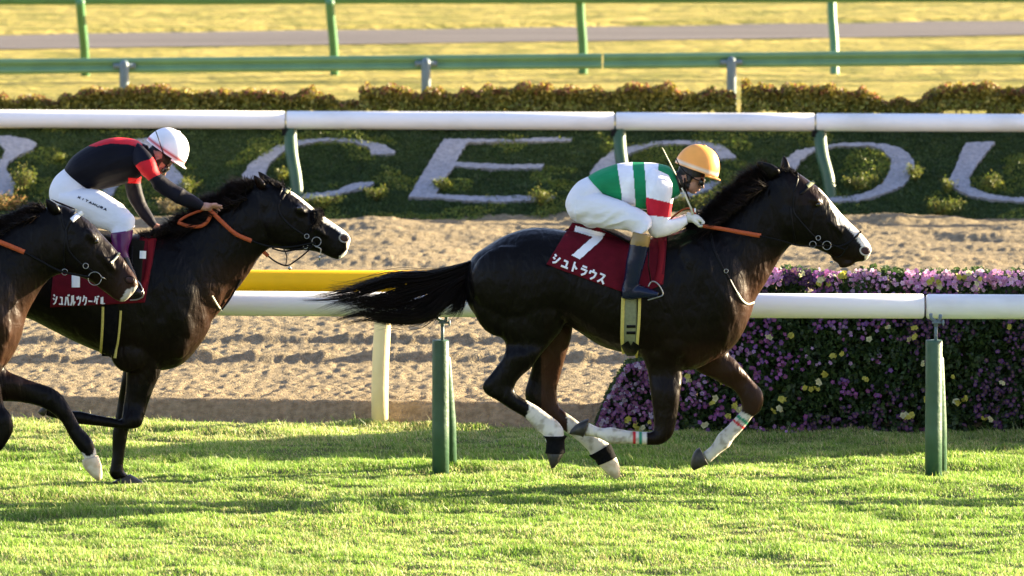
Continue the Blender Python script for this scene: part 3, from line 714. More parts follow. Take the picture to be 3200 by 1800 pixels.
NH = [(1480,915,1730,880,.10),(1520,1010,1765,975,.115),(1560,1050,1757,1028,.105),(1579,1074,1722,1072,.085),(1573,1112,1690,1110,.07),(1555,1140,1660,1150,.058),(1530,1172,1636,1170,.050),(1508,1200,1614,1196,.045),(1514,1228,1609,1218,.044),(1550,1250,1624,1238,.04),(1599,1282,1675,1266,.036),(1640,1306,1708,1290,.035),(1672,1340,1745,1318,.038),(1698,1362,1763,1346,.043),(1706,1386,1762,1375,.038),(1712,1416,1757,1414,.042)]
FH = [(1560,960,1790,960,.1),(1600,1040,1789,1036,.1),(1640,1080,1780,1078,.08),(1662,1130,1767,1118,.062),(1652,1180,1752,1175,.05),(1641,1215,1742,1208,.045),(1640,1243,1741,1228,.045),(1658,1270,1744,1255,.042),(1690,1300,1756,1278,.036),(1730,1327,1790,1303,.034),(1774,1354,1825,1330,.034),(1804,1377,1858,1352,.037),(1835,1406,1892,1376,.041),(1848,1427,1908,1392,.042),(1865,1448,1921,1428,.04)]
NF = [(1990,1040,2150,1040,.1),(2000,1100,2140,1120,.09),(2012,1130,2132,1150,.07),(2024,1166,2133,1185,.062),(2031,1219,2127,1225,.053),(2039,1278,2119,1286,.046),(2043,1322,2112,1330,.044),(2042,1343,2100,1364,.044),(2037,1349,2067,1389,.042),(2020,1349,2026,1391,.040),(1979,1347,1979,1388,.036),(1940,1341,1942,1387,.036),(1908,1334,1905,1387,.04),(1886,1338,1877,1372,.036),(1860,1331,1847,1364,.034),(1838,1318,1823,1364,.037)]
FF = [(2130,1080,2285,1070,.09),(2160,1140,2277,1103,.075),(2185,1165,2300,1125,.062),(2215,1178,2325,1155,.055),(2250,1197,2352,1188,.048),(2288,1217,2379,1217,.043),(2305,1235,2387,1240,.043),(2315,1258,2386,1262,.042),(2317,1280,2374,1287,.038),(2310,1290,2352,1304,.033),(2290,1312,2336,1326,.032),(2268,1335,2318,1348,.034),(2243,1358,2294,1373,.037),(2231,1380,2280,1396,.04),(2217,1398,2256,1413,.036),(2203,1408,2237,1430,.034),(2195,1416,2217,1448,.038)]
NHh = [(1704,1413,1765,1413,.05),(1709,1425,1759,1423,.056),(1716,1445,1747,1443,.05),(1722,1463,1733,1461,.02)]
FHh = [(1867,1450,1924,1424,.05),(1878,1462,1931,1442,.056),(1899,1481,1938,1468,.05),(1922,1497,1939,1488,.022)]
NFh = [(1840,1308,1822,1367,.05),(1830,1311,1812,1362,.056),(1804,1324,1796,1359,.05),(1782,1346,1779,1357,.02)]
FFh = [(2186,1398,2214,1452,.048),(2174,1406,2203,1455,.055),(2162,1428,2186,1463,.05),(2158,1456,2168,1471,.022)]
def off(T, dx, dy, sh=0): return [(a + dx + sh * max(0, b - 1000), b + dy, c + dx + sh * max(0, d - 1000), d + dy, *e) for a, b, c, d, *e in T]

def make_horse(Yc, T, legs, hooves, muscles, colorfn, label, hoofmats, base, nearfirst=-.13):
    mb = MB()
    mb.loft(T['torso'], Yc, 28, 2.25); mb.loft(T['neck'], Yc, 24, 2.1); mb.loft(T['head'], Yc, 22, 2.35)
    for i, L in enumerate(legs):
        yo = (-.15, .15, -.13, .13)[i]
        mb.loft([(*q[:5], yo * (1.0 if k > 3 else .75)) for k, q in enumerate(L)], Yc, 16, 2.15)
    for (x, y, rx, ry, ang, yo, th) in muscles:
        c = P(x, y, Yc + yo); a = math.radians(ang)
        u = Vector((math.cos(a), 0, math.sin(a))) * rx / 500; v = Vector((-math.sin(a), 0, math.cos(a))) * ry / 500
        mb.ell(c, (u, Vector((0, th, 0)), v))
    root = empty('horse', base, label, 'horse')
    me = fuse(mb, 'body', .0095, 9, .5)
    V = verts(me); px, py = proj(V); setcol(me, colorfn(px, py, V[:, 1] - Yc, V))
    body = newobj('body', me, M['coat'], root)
    for i, L in enumerate(hooves):
        yo = (-.15, .15, -.13, .13)[i]
        hm = MB().loft([(*q[:5], yo) for q in L], Yc, 16, 2.3).build('hoof', M[hoofmats[i]], root)
    return root, body, bvh(me)
BLK, BAY, BRN = np.array((.0028, .0021, .0019)), np.array((.0065, .0031, .002)), np.array((.036, .016, .009))
WHT = np.array((.60, .56, .48))
def blend(c, m, col): m = np.clip(m, 0, 1)[:, None]; return c * (1 - m) + col * m
def soft(v, a, b): return np.clip((v - a) / (b - a), 0, 1)
def strands(name, roots, dirs, lens, mt, parent, seed, rad=.0022, K=7, droop=.25, jit=.12, curl=None, rg=None):
    """tapered hair strands. roots (n,3), dirs (n,3) unit, lens (n)"""
    r = np.random.default_rng(seed); n = len(roots); t = np.linspace(0, 1, K)
    wob = r.normal(size=(n, 1, 3)) * jit; w2 = r.normal(size=(n, 1, 3)) * jit * .5
    Pp = roots[:, None, :] + (dirs[:, None, :] * t[None, :, None] + wob * (t ** 2)[None, :, None] + w2 * np.sin(t * 5)[None, :, None] * t[None, :, None]) * lens[:, None, None]
    Pp[:, :, 2] -= droop * lens[:, None] * (t ** 2)[None, :]
    return strandmesh(name, Pp, rad, mt, parent, seed)
def strandmesh(name, Pp, rad, mt, parent, seed=1, prof=None):
    n, K, _ = Pp.shape; r = np.random.default_rng(seed)
    t = np.linspace(0, 1, K); rr = rad * (.6 + .8 * r.random(n))[:, None] * (1.02 - t ** 2)[None, :]
    tan = np.gradient(Pp, axis=1); tan /= np.linalg.norm(tan, axis=2)[..., None] + 1e-9
    a = np.cross(tan, np.array([0, 1.0, .1])); a /= np.linalg.norm(a, axis=2)[..., None] + 1e-9; b = np.cross(tan, a)
    V = np.stack([Pp + (a * math.cos(q) + b * math.sin(q)) * rr[..., None] for q in (0, 2.094, 4.189)], 2)
    idx = np.arange(n * K * 3).reshape(n, K, 3); F = []
    for k in range(3):
        k2 = (k + 1) % 3
        F.append(np.stack([idx[:, :-1, k], idx[:, :-1, k2], idx[:, 1:, k2], idx[:, 1:, k]], -1).reshape(-1, 4))
    me = nmesh(name, V.reshape(-1, 3), np.concatenate(F)); return newobj(name, me, mt, parent)
def mane(Yc, crest, n, lo, hi, ang, parent, seed, name='mane', spread=.5, rad=.003, yside=.06, droop=.2):
    """crest: picture line of roots; hair length lo..hi (m), ang: picture direction in degrees (up = 90)"""
    r = np.random.default_rng(seed); q = np.array([(v.x, v.y) for v in crp([(a, b, 0) for a, b in crest], 10)])
    L = np.concatenate([[0], np.cumsum(np.linalg.norm(np.diff(q, axis=0), axis=1))]); s = r.random(n) * L[-1]
    x = np.interp(s, L, q[:, 0]) + r.normal(size=n) * 3; y = np.interp(s, L, q[:, 1]) + r.normal(size=n) * 3 + 4
    yo = r.normal(size=n) * yside * .4
    R = np.array([P(a, b, Yc + c) for a, b, c in zip(x, y, yo)])
    clump = np.interp(s, np.linspace(0, L[-1], 24), r.random(24)); A = math.radians(ang) + (clump - .5) * 1.3 * spread + r.normal(size=n) * .25
    D = np.stack([np.cos(A), r.normal(size=n) * .28 - .12, np.sin(A)], 1); D /= np.linalg.norm(D, axis=1)[:, None]
    ln = lo + (hi - lo) * (.35 * r.random(n) + .65 * clump)
    return strands(name, R, D, ln, M['hair'], parent, seed, rad, 7, droop)
def ear(Yc, tip, b1, b2, yo, root, col):
    t = P(*tip, Yc + yo * 1.15); a = P(*b1, Yc + yo); b = P(*b2, Yc + yo); c = (a + b) / 2; u = (b - a) / 2
    mb = MB(); rs = []
    for f, s in ((-.15, .8), (.0, 1.0), (.25, 1.05), (.5, .9), (.75, .58), (.92, .26), (1.0, .05)):
        o = c.lerp(t, f); th = .022 * s + .002
        rs.append([o + u * (math.cos(6.2832 * k / 14) * s) + Vector((0, math.sin(6.2832 * k / 14) * th - (.012 * math.cos(6.2832 * k / 14) if s > .3 else 0), 0)) for k in range(14)])
    me = mb.rings(rs).mesh('ear'); V = verts(me); setcol(me, np.tile(col, (len(V), 1))); return newobj('ear', me, M['coat'], root)
def eye(Yc, x, y, tree, root, s=.02):
    c, n = on(tree, x, y, -.006)
    if c is None: return
    MB().ell(c, ((s, 0, 0), (0, s * .55, 0), (0, 0, s * .75)), 14, 10).build('eye', M['eye'], root)
def nostril(x, y, rx, ry, ang, tree, root, rimcol):
    a = math.radians(ang); c, n = on(tree, x, y, .0)
    if c is None: return
    MB().ell(c + n * .001, (Vector((math.cos(a), 0, math.sin(a))) * rx / 500, n * .0022, Vector((-math.sin(a), 0, math.cos(a))) * ry / 500), 16, 8).build('nostril', M['redflesh'], root)
    pts = []
    for k in range(17):
        q = 6.2832 * k / 16; xx = math.cos(q) * rx * 1.12; yy = math.sin(q) * ry * 1.15
        p, m_ = on(tree, x + xx * math.cos(a) - yy * math.sin(a), y - xx * math.sin(a) - yy * math.cos(a), .002)
        if p is None: p = P(x + xx * math.cos(a) - yy * math.sin(a), y - xx * math.sin(a) - yy * math.cos(a), c.y)
        if abs(p.y - c.y) > .05: p.y = c.y + .03
        pts.append(p)
    me = MB().tube(pts, .0052, 7).mesh('nostril_rim'); setcol(me, np.tile(rimcol, (len(me.vertices), 1))); newobj('nostril_rim', me, M['coat'], root)
def tring(name, x, y, rpx, tree, root, mt, rad=.0035, Yd=None, a0=0, a1=6.2832, ex=1.0, offm=.02):
    c, n = on(tree, x, y, offm, Yd)
    if c is None: c = P(x, y, Yd if Yd else -1.1)
    k = 22; pts = [c + Vector((math.cos(a0 + (a1 - a0) * i / k) * rpx / 500 * ex, 0, math.sin(a0 + (a1 - a0) * i / k) * rpx / 500)) for i in range(k + 1)]
    return MB().tube(pts, rad * .75, 8).build(name, mt, root)

# ---- lead horse
HY1 = -1.0
SOCK = {'nh': [(1636,1240),(1700,1240),(1800,1330),(1775,1440),(1690,1440),(1620,1340),(1625,1316),(1643,1308),(1655,1270)],
        'fh': [(1768,1285),(1830,1310),(1960,1400),(1930,1470),(1850,1460),(1765,1370),(1775,1340)],
        'nf': [(1800,1290),(2021,1340),(2022,1400),(1800,1400)],
        'ff': [(2312,1284),(2358,1304),(2330,1345),(2290,1420),(2230,1470),(2160,1460),(2180,1390),(2240,1330)]}
def col1(px, py, yo, V):
    n = len(px); c = np.tile(BLK, (n, 1)); nz = vnoise(px / 40, py / 40, 3)
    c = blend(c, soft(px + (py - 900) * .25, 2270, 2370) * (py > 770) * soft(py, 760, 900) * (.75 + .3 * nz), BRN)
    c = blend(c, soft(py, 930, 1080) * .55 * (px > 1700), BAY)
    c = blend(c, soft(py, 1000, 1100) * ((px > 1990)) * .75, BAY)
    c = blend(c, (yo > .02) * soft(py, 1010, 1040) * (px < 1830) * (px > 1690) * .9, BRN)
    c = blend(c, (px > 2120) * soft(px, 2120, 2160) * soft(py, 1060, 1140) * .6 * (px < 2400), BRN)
    near = yo < 0
    c = blend(c, inpoly(px, py, SOCK['nh']) & near, WHT); c = blend(c, inpoly(px, py, SOCK['fh']) & ~near, WHT)
    m = inpoly(px, py, SOCK['nf']) & near; c = blend(c, m, WHT)
    c = blend(c, m & (px > 1995) & (px < 2005), np.array((.03, .22, .12))); c = blend(c, m & (px > 1979) & (px < 1987.5), np.array((.5, .02, .03)))
    m = inpoly(px, py, SOCK['ff']) & ~near & (px < 2362); c = blend(c, m, WHT)
    d = (px - 2311) * .79 - (py - 1286) * .61; d = -((px - 2330) * -.61 + (py - 1295) * .79)   # distance along the cannon
    e = (py - 1286) * .80 - (px - 2311) * .62 
    c = blend(c, m & (e > 10) & (e < 20), np.array((.03, .22, .12))); c = blend(c, m & (e > 29) & (e < 38), np.array((.5, .02, .03)))
    bl = inpoly(px, py, [(2555,560),(2600,600),(2660,680),(2720,730),(2760,790),(2730,840),(2700,830),(2705,800),(2690,765),(2668,735),(2640,705),(2618,705),(2612,680),(2600,655),(2585,620),(2560,596)])
    dirt = (soft(fbm(px / 14, py / 14, 91, 3), .52, .72) * (py > 1200)) * .55
    c = blend(c, dirt * (c[:, 0] > .3), np.array((.16, .13, .07)))
    c = blend(c, bl & (np.abs(yo) < .095), WHT * 1.25)
    c = blend(c, inpoly(px, py, [(2672,820),(2700,815),(2712,800),(2740,800),(2700,850),(2660,850)]) & (np.abs(yo) < .07), WHT * .9)
    c = blend(c, (soft(px, 2440, 2520) * (py < 640) * (py > 520)) * .25, BRN)
    return c
MUS1 = [(2210,890,72,150,30,-.165,.080),(2210,890,72,150,30,.165,.080),(2105,1060,60,60,20,-.165,.058),(2105,1060,60,60,20,.165,.058),(2260,980,46,100,-4,-.13,.082),(2260,980,46,100,-4,.13,.082),(2296,1000,26,72,-20,-.065,.066),(2296,1000,26,72,-20,.065,.066),
  (1600,880,130,115,0,-.17,.098),(1600,880,130,115,0,.17,.098),(1680,960,80,90,0,-.165,.078),(1680,960,80,90,0,.165,.078),(1550,960,70,95,20,-.13,.085),(1550,960,70,95,20,.13,.085),
  (2480,680,55,58,0,-.065,.045),(2480,680,55,58,0,.065,.045),(2545,625,26,16,-40,-.085,.03),(2545,625,26,16,-40,.085,.03),(2702,785,20,17,-40,-.032,.028),(2702,785,20,17,-40,.032,.028),(2648,823,30,12,18,0,.034),(2625,812,30,12,-20,0,.034),(2590,690,60,10,-42,-.062,.025),(2590,690,60,10,-42,.062,.025)]
H1, B1, T1 = make_horse(HY1, LEAD, [NH, FH, NF, FF], [NHh, FHh, NFh, FFh], MUS1, col1,
   'leading black horse with a white blaze, white socks and cloth number 7', ['hoof', 'hoofpale', 'hoof', 'hoof'], (P(1900, 900, HY1).x, HY1, 0))
ear(HY1, (2368, 506), (2396, 560), (2436, 530), -.06, H1, BLK); ear(HY1, (2449, 487), (2440, 548), (2468, 534), .055, H1, BAY)
eye(HY1, 2557, 640, T1, H1); nostril(2703, 784, 14, 11, -25, T1, H1, WHT * .8)
mane(HY1, [(2165,712),(2210,690),(2258,656),(2300,612),(2345,574),(2385,546),(2415,540)], 3000, .05, .16, 128, H1, 1, spread=1.1, rad=.0026)
mane(HY1, [(2205,716),(2262,686),(2312,644),(2356,604),(2400,572)], 3000, .06, .13, 160, H1, 2, 'mane', spread=.9, yside=.20)
mane(HY1, [(2400,540),(2430,532),(2470,534),(2500,552)], 300, .02, .06, 120, H1, 3, 'forelock', spread=1.0, yside=.1)
# tail
def tail(Yc, guides, n, root, seed, rad=.0028, K=16, dock=None, ys=.05):
    r = np.random.default_rng(seed); gs = [np.array([(v.x, v.y) for v in crp([(a, b, 0) for a, b in g], 12)]) for g in guides]
    res = []
    for g in gs:
        L = np.concatenate([[0], np.cumsum(np.linalg.norm(np.diff(g, axis=0), axis=1))]); s = np.linspace(0, L[-1], K)
        res.append(np.stack([np.interp(s, L, g[:, 0]), np.interp(s, L, g[:, 1])], 1))
    G_ = np.array(res); m = len(G_)
    NC = 40; cu = np.sort(np.clip((np.arange(NC) + .5) / NC + r.normal(size=NC) * .012, 0, 1) ** 1.05); ck = r.integers(0, NC, n); cl_ = .62 + .52 * r.random(NC) ** .6
    u = np.clip((cu[ck] + r.normal(size=n) * .0055) * (m - 1), 0, m - 1.001)
    i = u.astype(int); f = (u - i)[:, None, None]; base = G_[i] * (1 - f) + G_[i + 1] * f
    end = cl_[ck] * (.8 + .2 * r.random(n))
    t = np.linspace(0, 1, K); pos = end[:, None] * t[None, :] * (K - 1); pos = np.clip(pos, 0, K - 1.001); j = pos.astype(int); g = (pos - j)[..., None]
    bb = np.take_along_axis(base, j[..., None].repeat(2, 2), 1) * (1 - g) + np.take_along_axis(base, (j + 1)[..., None].repeat(2, 2), 1) * g
    cph = r.random(NC) * 6.28; cam = 3 + 8 * r.random(NC); ph = cph[ck] + r.random(n) * 1.2; am = cam[ck] * (.6 + .6 * r.random(n))
    bb[..., 1] += am[:, None] * 1.6 * np.sin(ph[:, None] + t[None, :] * 8.5) * t[None, :] + (r.normal(size=n) * (3 + 16 * (r.random(n) < .10)))[:, None] * t[None, :] ** .9
    bb[..., 0] += r.normal(size=n)[:, None] * 6 * t[None, :] ** .7
    yo = r.normal(size=n)[:, None] * ys * (.5 + t[None, :])
    d = (bb[..., 0] - 1600) / F_PX; e = (900 - bb[..., 1]) / F_PX
    D = np.array(FW)[None, None] + np.array((1, 0, 0))[None, None] * d[..., None] + np.array(UP)[None, None] * e[..., None]
    tt = (Yc + yo - CAM_Y) / D[..., 1]; Pp = np.array(C0)[None, None] + D * tt[..., None]
    return strandmesh('tail', Pp, rad, M['hair'], root, seed)
TG = [[(1470,815),(1400,838),(1330,852),(1240,853),(1170,868),(1100,892),(1030,903)],
      [(1470,830),(1400,855),(1310,876),(1210,885),(1130,915),(1050,930),(940,932)],
      [(1468,845),(1370,890),(1270,915),(1170,945),(1090,948),(1020,972),(975,985)],
      [(1466,855),(1385,905),(1325,955),(1260,980),(1180,965),(1110,952),(1030,985)],
      [(1462,862),(1400,905),(1352,970),(1300,998),(1225,1003),(1140,985),(1050,1006)],
      [(1458,872),(1412,905),(1370,965),(1345,992),(1290,1008),(1230,1010),(1180,1008)],
      [(1452,885),(1428,915),(1392,955),(1378,980),(1355,998),(1335,1005),(1315,1008)]]
tail(HY1, TG, 1900, H1, 4, .0021)
mb = MB().loft([(1500,800,1485,870,.06),(1465,815,1455,880,.05),(1425,832,1412,876,.035),(1370,850,1362,880,.02),(1330,862,1326,878,.008)], HY1, 14, 2)
me = mb.mesh('tail_dock'); setcol(me, np.tile(BLK, (len(me.vertices), 1))); newobj('tail_dock', me, M['coat'], H1)
tail(HY1, [[(1462,885),(1455,930),(1440,975),(1420,990)], [(1455,880),(1430,925),(1400,965),(1372,985)]], 260, H1, 9, .002, ys=.04)
# boots behind
MB().loft([(1697,1362,1772,1362,.058,-.15),(1702,1368,1769,1368,.060,-.15),(1706,1378,1765,1376,.053,-.15),(1706,1400,1765,1398,.055,-.15),(1703,1416,1767,1415,.06,-.15)], HY1, 18, 2.2).build('fetlock_boot', M['bootblack'], H1)
MB().loft([(1840,1424,1907,1386,.058,.15),(1848,1430,1912,1394,.058,.15),(1860,1440,1918,1408,.053,.15),(1868,1454,1926,1428,.058,.15)], HY1, 18, 2.2).build('fetlock_boot', M['bootblack'], H1)
# saddle cloth
def cloth(corners, Yc, tree, root, mt, name, nx=44, ny=32, offm=.014, top_y=None, lift=.0, tpr=None, bpr=None):
    """cloth laid over the back: picture corners TL, TR, BR, BL of its near half; mirrored to the far side"""
    tl, tr, br, bl = [np.array(q, float) for q in corners]; G_ = np.zeros((ny + 1, nx + 1, 3)); ok = np.zeros((ny + 1, nx + 1), bool)
    for j in range(ny + 1):
        for i in range(nx + 1):
            a, b = i / nx, j / ny; top = tl * (1 - a) + tr * a; bot = bl * (1 - a) + br * a
            if tpr: top = np.array([np.interp(a, [q[0] for q in tpr], [q[1] for q in tpr]), np.interp(a, [q[0] for q in tpr], [q[2] for q in tpr])])
            if bpr: bot = np.array([np.interp(a, [q[0] for q in bpr], [q[1] for q in bpr]), np.interp(a, [q[0] for q in bpr], [q[2] for q in bpr])])
            p = top * (1 - b) + bot * b; c, n = on(tree, p[0], p[1], offm)
            if c is None or c.y > Yc - .01: c = P(p[0], p[1], Yc - .02 - .10 * b)
            G_[j, i] = c
    for _ in range(10):
        S = G_.copy(); S[1:-1, 1:-1] = (G_[:-2, 1:-1] + G_[2:, 1:-1] + G_[1:-1, :-2] + G_[1:-1, 2:]) / 4
        S[1:-1, 0] = (G_[:-2, 0] + G_[2:, 0]) / 2; S[1:-1, -1] = (G_[:-2, -1] + G_[2:, -1]) / 2
        S[..., 0] = G_[..., 0]; S[..., 2] = G_[..., 2]; G_ = S
    G_[..., 1] = np.minimum(G_[..., 1] - .006, Yc - .004)
    far = G_.copy(); far[..., 1] = 2 * Yc - far[..., 1]
    allr = np.concatenate([G_[::-1], far], 0); R, Cc, _ = allr.shape
    th = .005; cen = allr.copy(); inner = allr.copy(); inner[..., 1] += np.sign(Yc - allr[..., 1]) * th; 
    V = np.concatenate([allr.reshape(-1, 3), inner.reshape(-1, 3)]); k = R * Cc; F = []
    for j in range(R - 1):
        for i in range(Cc - 1):
            a = j * Cc + i; F.append((a, a + 1, a + Cc + 1, a + Cc)); F.append((k + a, k + a + Cc, k + a + Cc + 1, k + a + 1))
    for i in range(Cc - 1): F.append((i, i + k, i + 1 + k, i + 1)); a = (R - 1) * Cc + i; F.append((a, a + 1, a + 1 + k, a + k))
    for j in range(R - 1): a = j * Cc; F.append((a, a + Cc, a + Cc + k, a + k)); a += Cc - 1; F.append((a, a + k, a + Cc + k, a + Cc))
    me = nmesh(name, V, np.array(F)); o = newobj(name, me, mt, root); return o, bvh(me)
KANA = {'シ': [[(.14,.08),(.38,.24)],[(.06,.38),(.30,.54)],[(.12,.92),(.5,.78),(.92,.22)]], 'ュ': [[(.22,.30),(.72,.30),(.66,.86)],[(.04,.88),(.96,.88)]],
 'ト': [[(.38,.02),(.38,.98)],[(.38,.36),(.85,.62)]], 'ラ': [[(.2,.10),(.82,.10)],[(.1,.38),(.88,.38),(.74,.72),(.34,.96)]],
 'ウ': [[(.5,.0),(.5,.22)],[(.12,.52),(.12,.25),(.9,.25),(.78,.66),(.36,.98)]], 'ス': [[(.15,.12),(.80,.12),(.55,.55),(.08,.95)],[(.52,.58),(.94,.95)]],
 'バ': [[(.30,.22),(.22,.60),(.04,.95)],[(.58,.22),(.74,.60),(.90,.95)],[(.74,.02),(.82,.16)],[(.90,.0),(.99,.13)]], 'ル': [[(.30,.10),(.28,.6),(.05,.95)],[(.60,.05),(.60,.92),(.98,.58)]],
 'ツ': [[(.08,.18),(.20,.42)],[(.40,.10),(.52,.36)],[(.90,.14),(.78,.62),(.32,.98)]], 'ク': [[(.40,.02),(.28,.36),(.06,.56)],[(.36,.20),(.90,.20),(.76,.66),(.28,.98)]],
 'ー': [[(.05,.5),(.95,.5)]], 'ゲ': [[(.34,.05),(.26,.34),(.04,.56)],[(.30,.26),(.92,.26)],[(.62,.28),(.58,.70),(.32,.98)],[(.80,.0),(.87,.12)],[(.95,-.02),(1.02,.10)]],
 'K': [[(.1,0),(.1,1)],[(.9,0),(.12,.55)],[(.4,.42),(.95,1)]], 'I': [[(.5,0),(.5,1)]], 'T': [[(0,.05),(1,.05)],[(.5,.05),(.5,1)]], 'A': [[(0,1),(.5,0),(1,1)],[(.2,.65),(.8,.65)]],
 'M': [[(0,1),(.05,0),(.5,.7),(.95,0),(1,1)]], 'U': [[(0,0),(0,.75),(.5,1),(1,.75),(1,0)]], 'R': [[(.05,1),(.05,.03),(.8,.05),(.85,.4),(.1,.5)],[(.4,.5),(.95,1)]], 'H': [[(0,0),(0,1)],[(1,0),(1,1)],[(0,.5),(1,.5)]]}
def write(text, o, ex, ey, adv, wpx, tree, root, mt, offm=.004, wscale=None):
    """strokes of each character laid on a surface: o origin, ex, ey the cell's sides, adv the step (picture units)"""
    mb = MB(); k = 0
    for i, ch in enumerate(text):
        ox, oy = o[0] + adv[0] * i, o[1] + adv[1] * i; sx = 1.0
        for st in KANA[ch]:
            pts = [(ox + ex[0] * a + ey[0] * b, oy + ex[1] * a + ey[1] * b) for a, b in st]
            strap(mb, pts, wpx, tree, offm + .0004 * (k % 5), th=.001, step=2.5, cut=True); k += 1
    return mb.build('lettering', mt, root)
CL1, TC1 = cloth([(1789,697),(2087,738),(2050,920),(1707,827)], HY1, T1, H1, M['cloth'], 'saddle_cloth', tpr=[(0,1789,697),(.33,1888,712),(.6,1968,750),(.8,2030,758),(1,2087,738)], bpr=[(0,1707,827),(.68,1941,911),(.85,2010,915),(1,2072,888)])
write('シュトラウス', (1732,791), (23,9.5), (-9,31), (28.2,11.8), 6.2, TC1, CL1, M['ink'])
def fill(poly, tree, root, mt, name, st=2.4, offm=.0045):
    """flat marking with the outline poly laid on a surface"""
    xs_ = np.arange(min(p[0] for p in poly), max(p[0] for p in poly) + st, st); ys_ = np.arange(min(p[1] for p in poly), max(p[1] for p in poly) + st, st)
    vs = {}; mb = MB(); V_ = []; F_ = []
    cx, cy = np.meshgrid(xs_[:-1] + st / 2, ys_[:-1] + st / 2); ins = inpoly(cx.ravel(), cy.ravel(), poly).reshape(cx.shape)
    def vid(i, j):
        if (i, j) not in vs:
            c, n = on(tree, xs_[i], ys_[j], offm)
            if c is None: c = P(xs_[i], ys_[j], HY1 - .3)
            vs[(i, j)] = len(V_); V_.append(c)
        return vs[(i, j)]
    for j in range(ins.shape[0]):
        for i in range(ins.shape[1]):
            if ins[j, i]: F_.append((vid(i, j), vid(i, j + 1), vid(i + 1, j + 1), vid(i + 1, j)))
    return mb.add(V_, F_).build(name, mt, root)
fill([(1799,706),(1891,731),(1879,752),(1812,811),(1786,799),(1852,742),(1794,725)], TC1, CL1, M['ink'], 'number')

mb = MB().loft([(1872,705,1878,716,.10),(1905,714,1905,727,.15),(1940,728,1938,744,.17),(1970,742,1968,760,.17),(2010,748,2006,768,.15),(2050,742,2046,764,.10)], HY1, 18, 2.2); mb.build('saddle', M['black'], H1)
# girth
g = MB(); strap(g, [(2070,748),(2072,790),(2064,850),(2054,884)], 26, TC1, .005, HY1 - .1, th=.002); g.build('border_or_sunlit_strip', M['cloth2'], CL1)  # sunlit front of the red cloth, painted as a brighter crimson strip
g = MB(); strap(g, [(1966,925),(1966,1000),(1968,1104)], 46, T1, .008, HY1 - .02); g.build('girth', M['girth'], H1)
g = MB(); strap(g, [(1947,930),(1945,1000),(1945,1060),(1951,1100)], 11, T1, .012, HY1 - .02); strap(g, [(1998,925),(1996,1000),(1992,1060),(1990,1118)], 9, T1, .012, HY1 - .02); g.build('girth_edge', M['girthedge'], H1)
g = MB(); strap(g, [(1958,1018),(1986,1018)], 8, T1, .014, cut=True); strap(g, [(1958,1037),(1986,1037)], 8, T1, .014, cut=True); strap(g, [(1952,1068),(1972,1096),(1990,1070)], 26, T1, .014); g.build('buckle_strap', M['black'], H1)
# breastplate
g = MB(); strap(g, [(2221,728),(2232,778),(2248,815),(2264,848)], 7, T1, .004, HY1); strap(g, [(2268,850),(2286,886),(2304,918)], 7, T1, .004, HY1); g.build('breastplate_strap', M['black'], H1)
g = MB(); strap(g, [(2303,914),(2318,938),(2336,950),(2356,944)], 5.5, T1, .006, HY1); g.build('breastplate_strap', M['whip'], H1)
tring('strap_buckle', 2266, 848, 6, T1, H1, M['silver'], .003)
# bridle
def bridle(Yc, tree, root, brow, cheek, rings, nose=None, chin=None):
    g = MB()
    for a in brow: strap(g, a[0], a[1], tree, .005, Yc - .02, th=.004)
    for a in cheek: strap(g, a, 6.5, tree, .005, Yc - .03, th=.004)
    g.build('bridle', M['black'], root)
    for x, y, rr in rings: tring('bit_ring', x, y, rr, tree, root, M['silver'], .0032, Yc - .09)
bridle(HY1, T1, H1, [([(2538,572),(2520,590),(2500,606)], 11)], [[(2482,612),(2480,660),(2500,690),(2540,735),(2558,752)],[(2480,600),(2492,560),(2486,536)],[(2558,752),(2590,770),(2640,765),(2680,735),(2690,722)],[(2470,650),(2476,700),(2486,764)]], [(2584,767,13), (2556,740,7), (2540,764,10)])
g = MB(); strap(g, [(2522,584),(2545,567)], 12, T1, .008, HY1 - .02, cut=True); g.build('browband', M['girth'], H1)
g = MB(); strap(g, [(2584,770),(2598,795),(2625,800),(2650,770)], 4, T1, .01, HY1 - .05); strap(g, [(2590,760),(2620,772),(2640,780)], 5, T1, .01, HY1 - .05); g.build('chin_strap', M['black'], H1)
MB().ell(P(2598, 819, HY1 - .06), ((.012, 0, 0), (0, .008, 0), (0, 0, .008))).build('curb_tag', M['silver'], H1)
# the reins
g = MB(); strap(g, [(2196,706),(2260,716),(2320,727),(2378,737)], 11, None, 0, HY1 - .20, th=.008, w2=14); g.build('rein', M['orange'], H1)
g = MB().tube(crp([P(2374,737,HY1-.2), P(2440,752,HY1-.19), P(2500,768,HY1-.16), P(2578,768,HY1-.10)], 6), .0045, 8); g.build('rein', M['black'], H1)
g = MB().tube(crp([P(2180,690,HY1-.16), P(2165,655,HY1-.14), P(2140,653,HY1-.1), P(2115,668,HY1-.06), P(2092,688,HY1-.03), P(2088,700,HY1)], 6), .006, 8); g.build('rein_loop', M['orange'], H1)

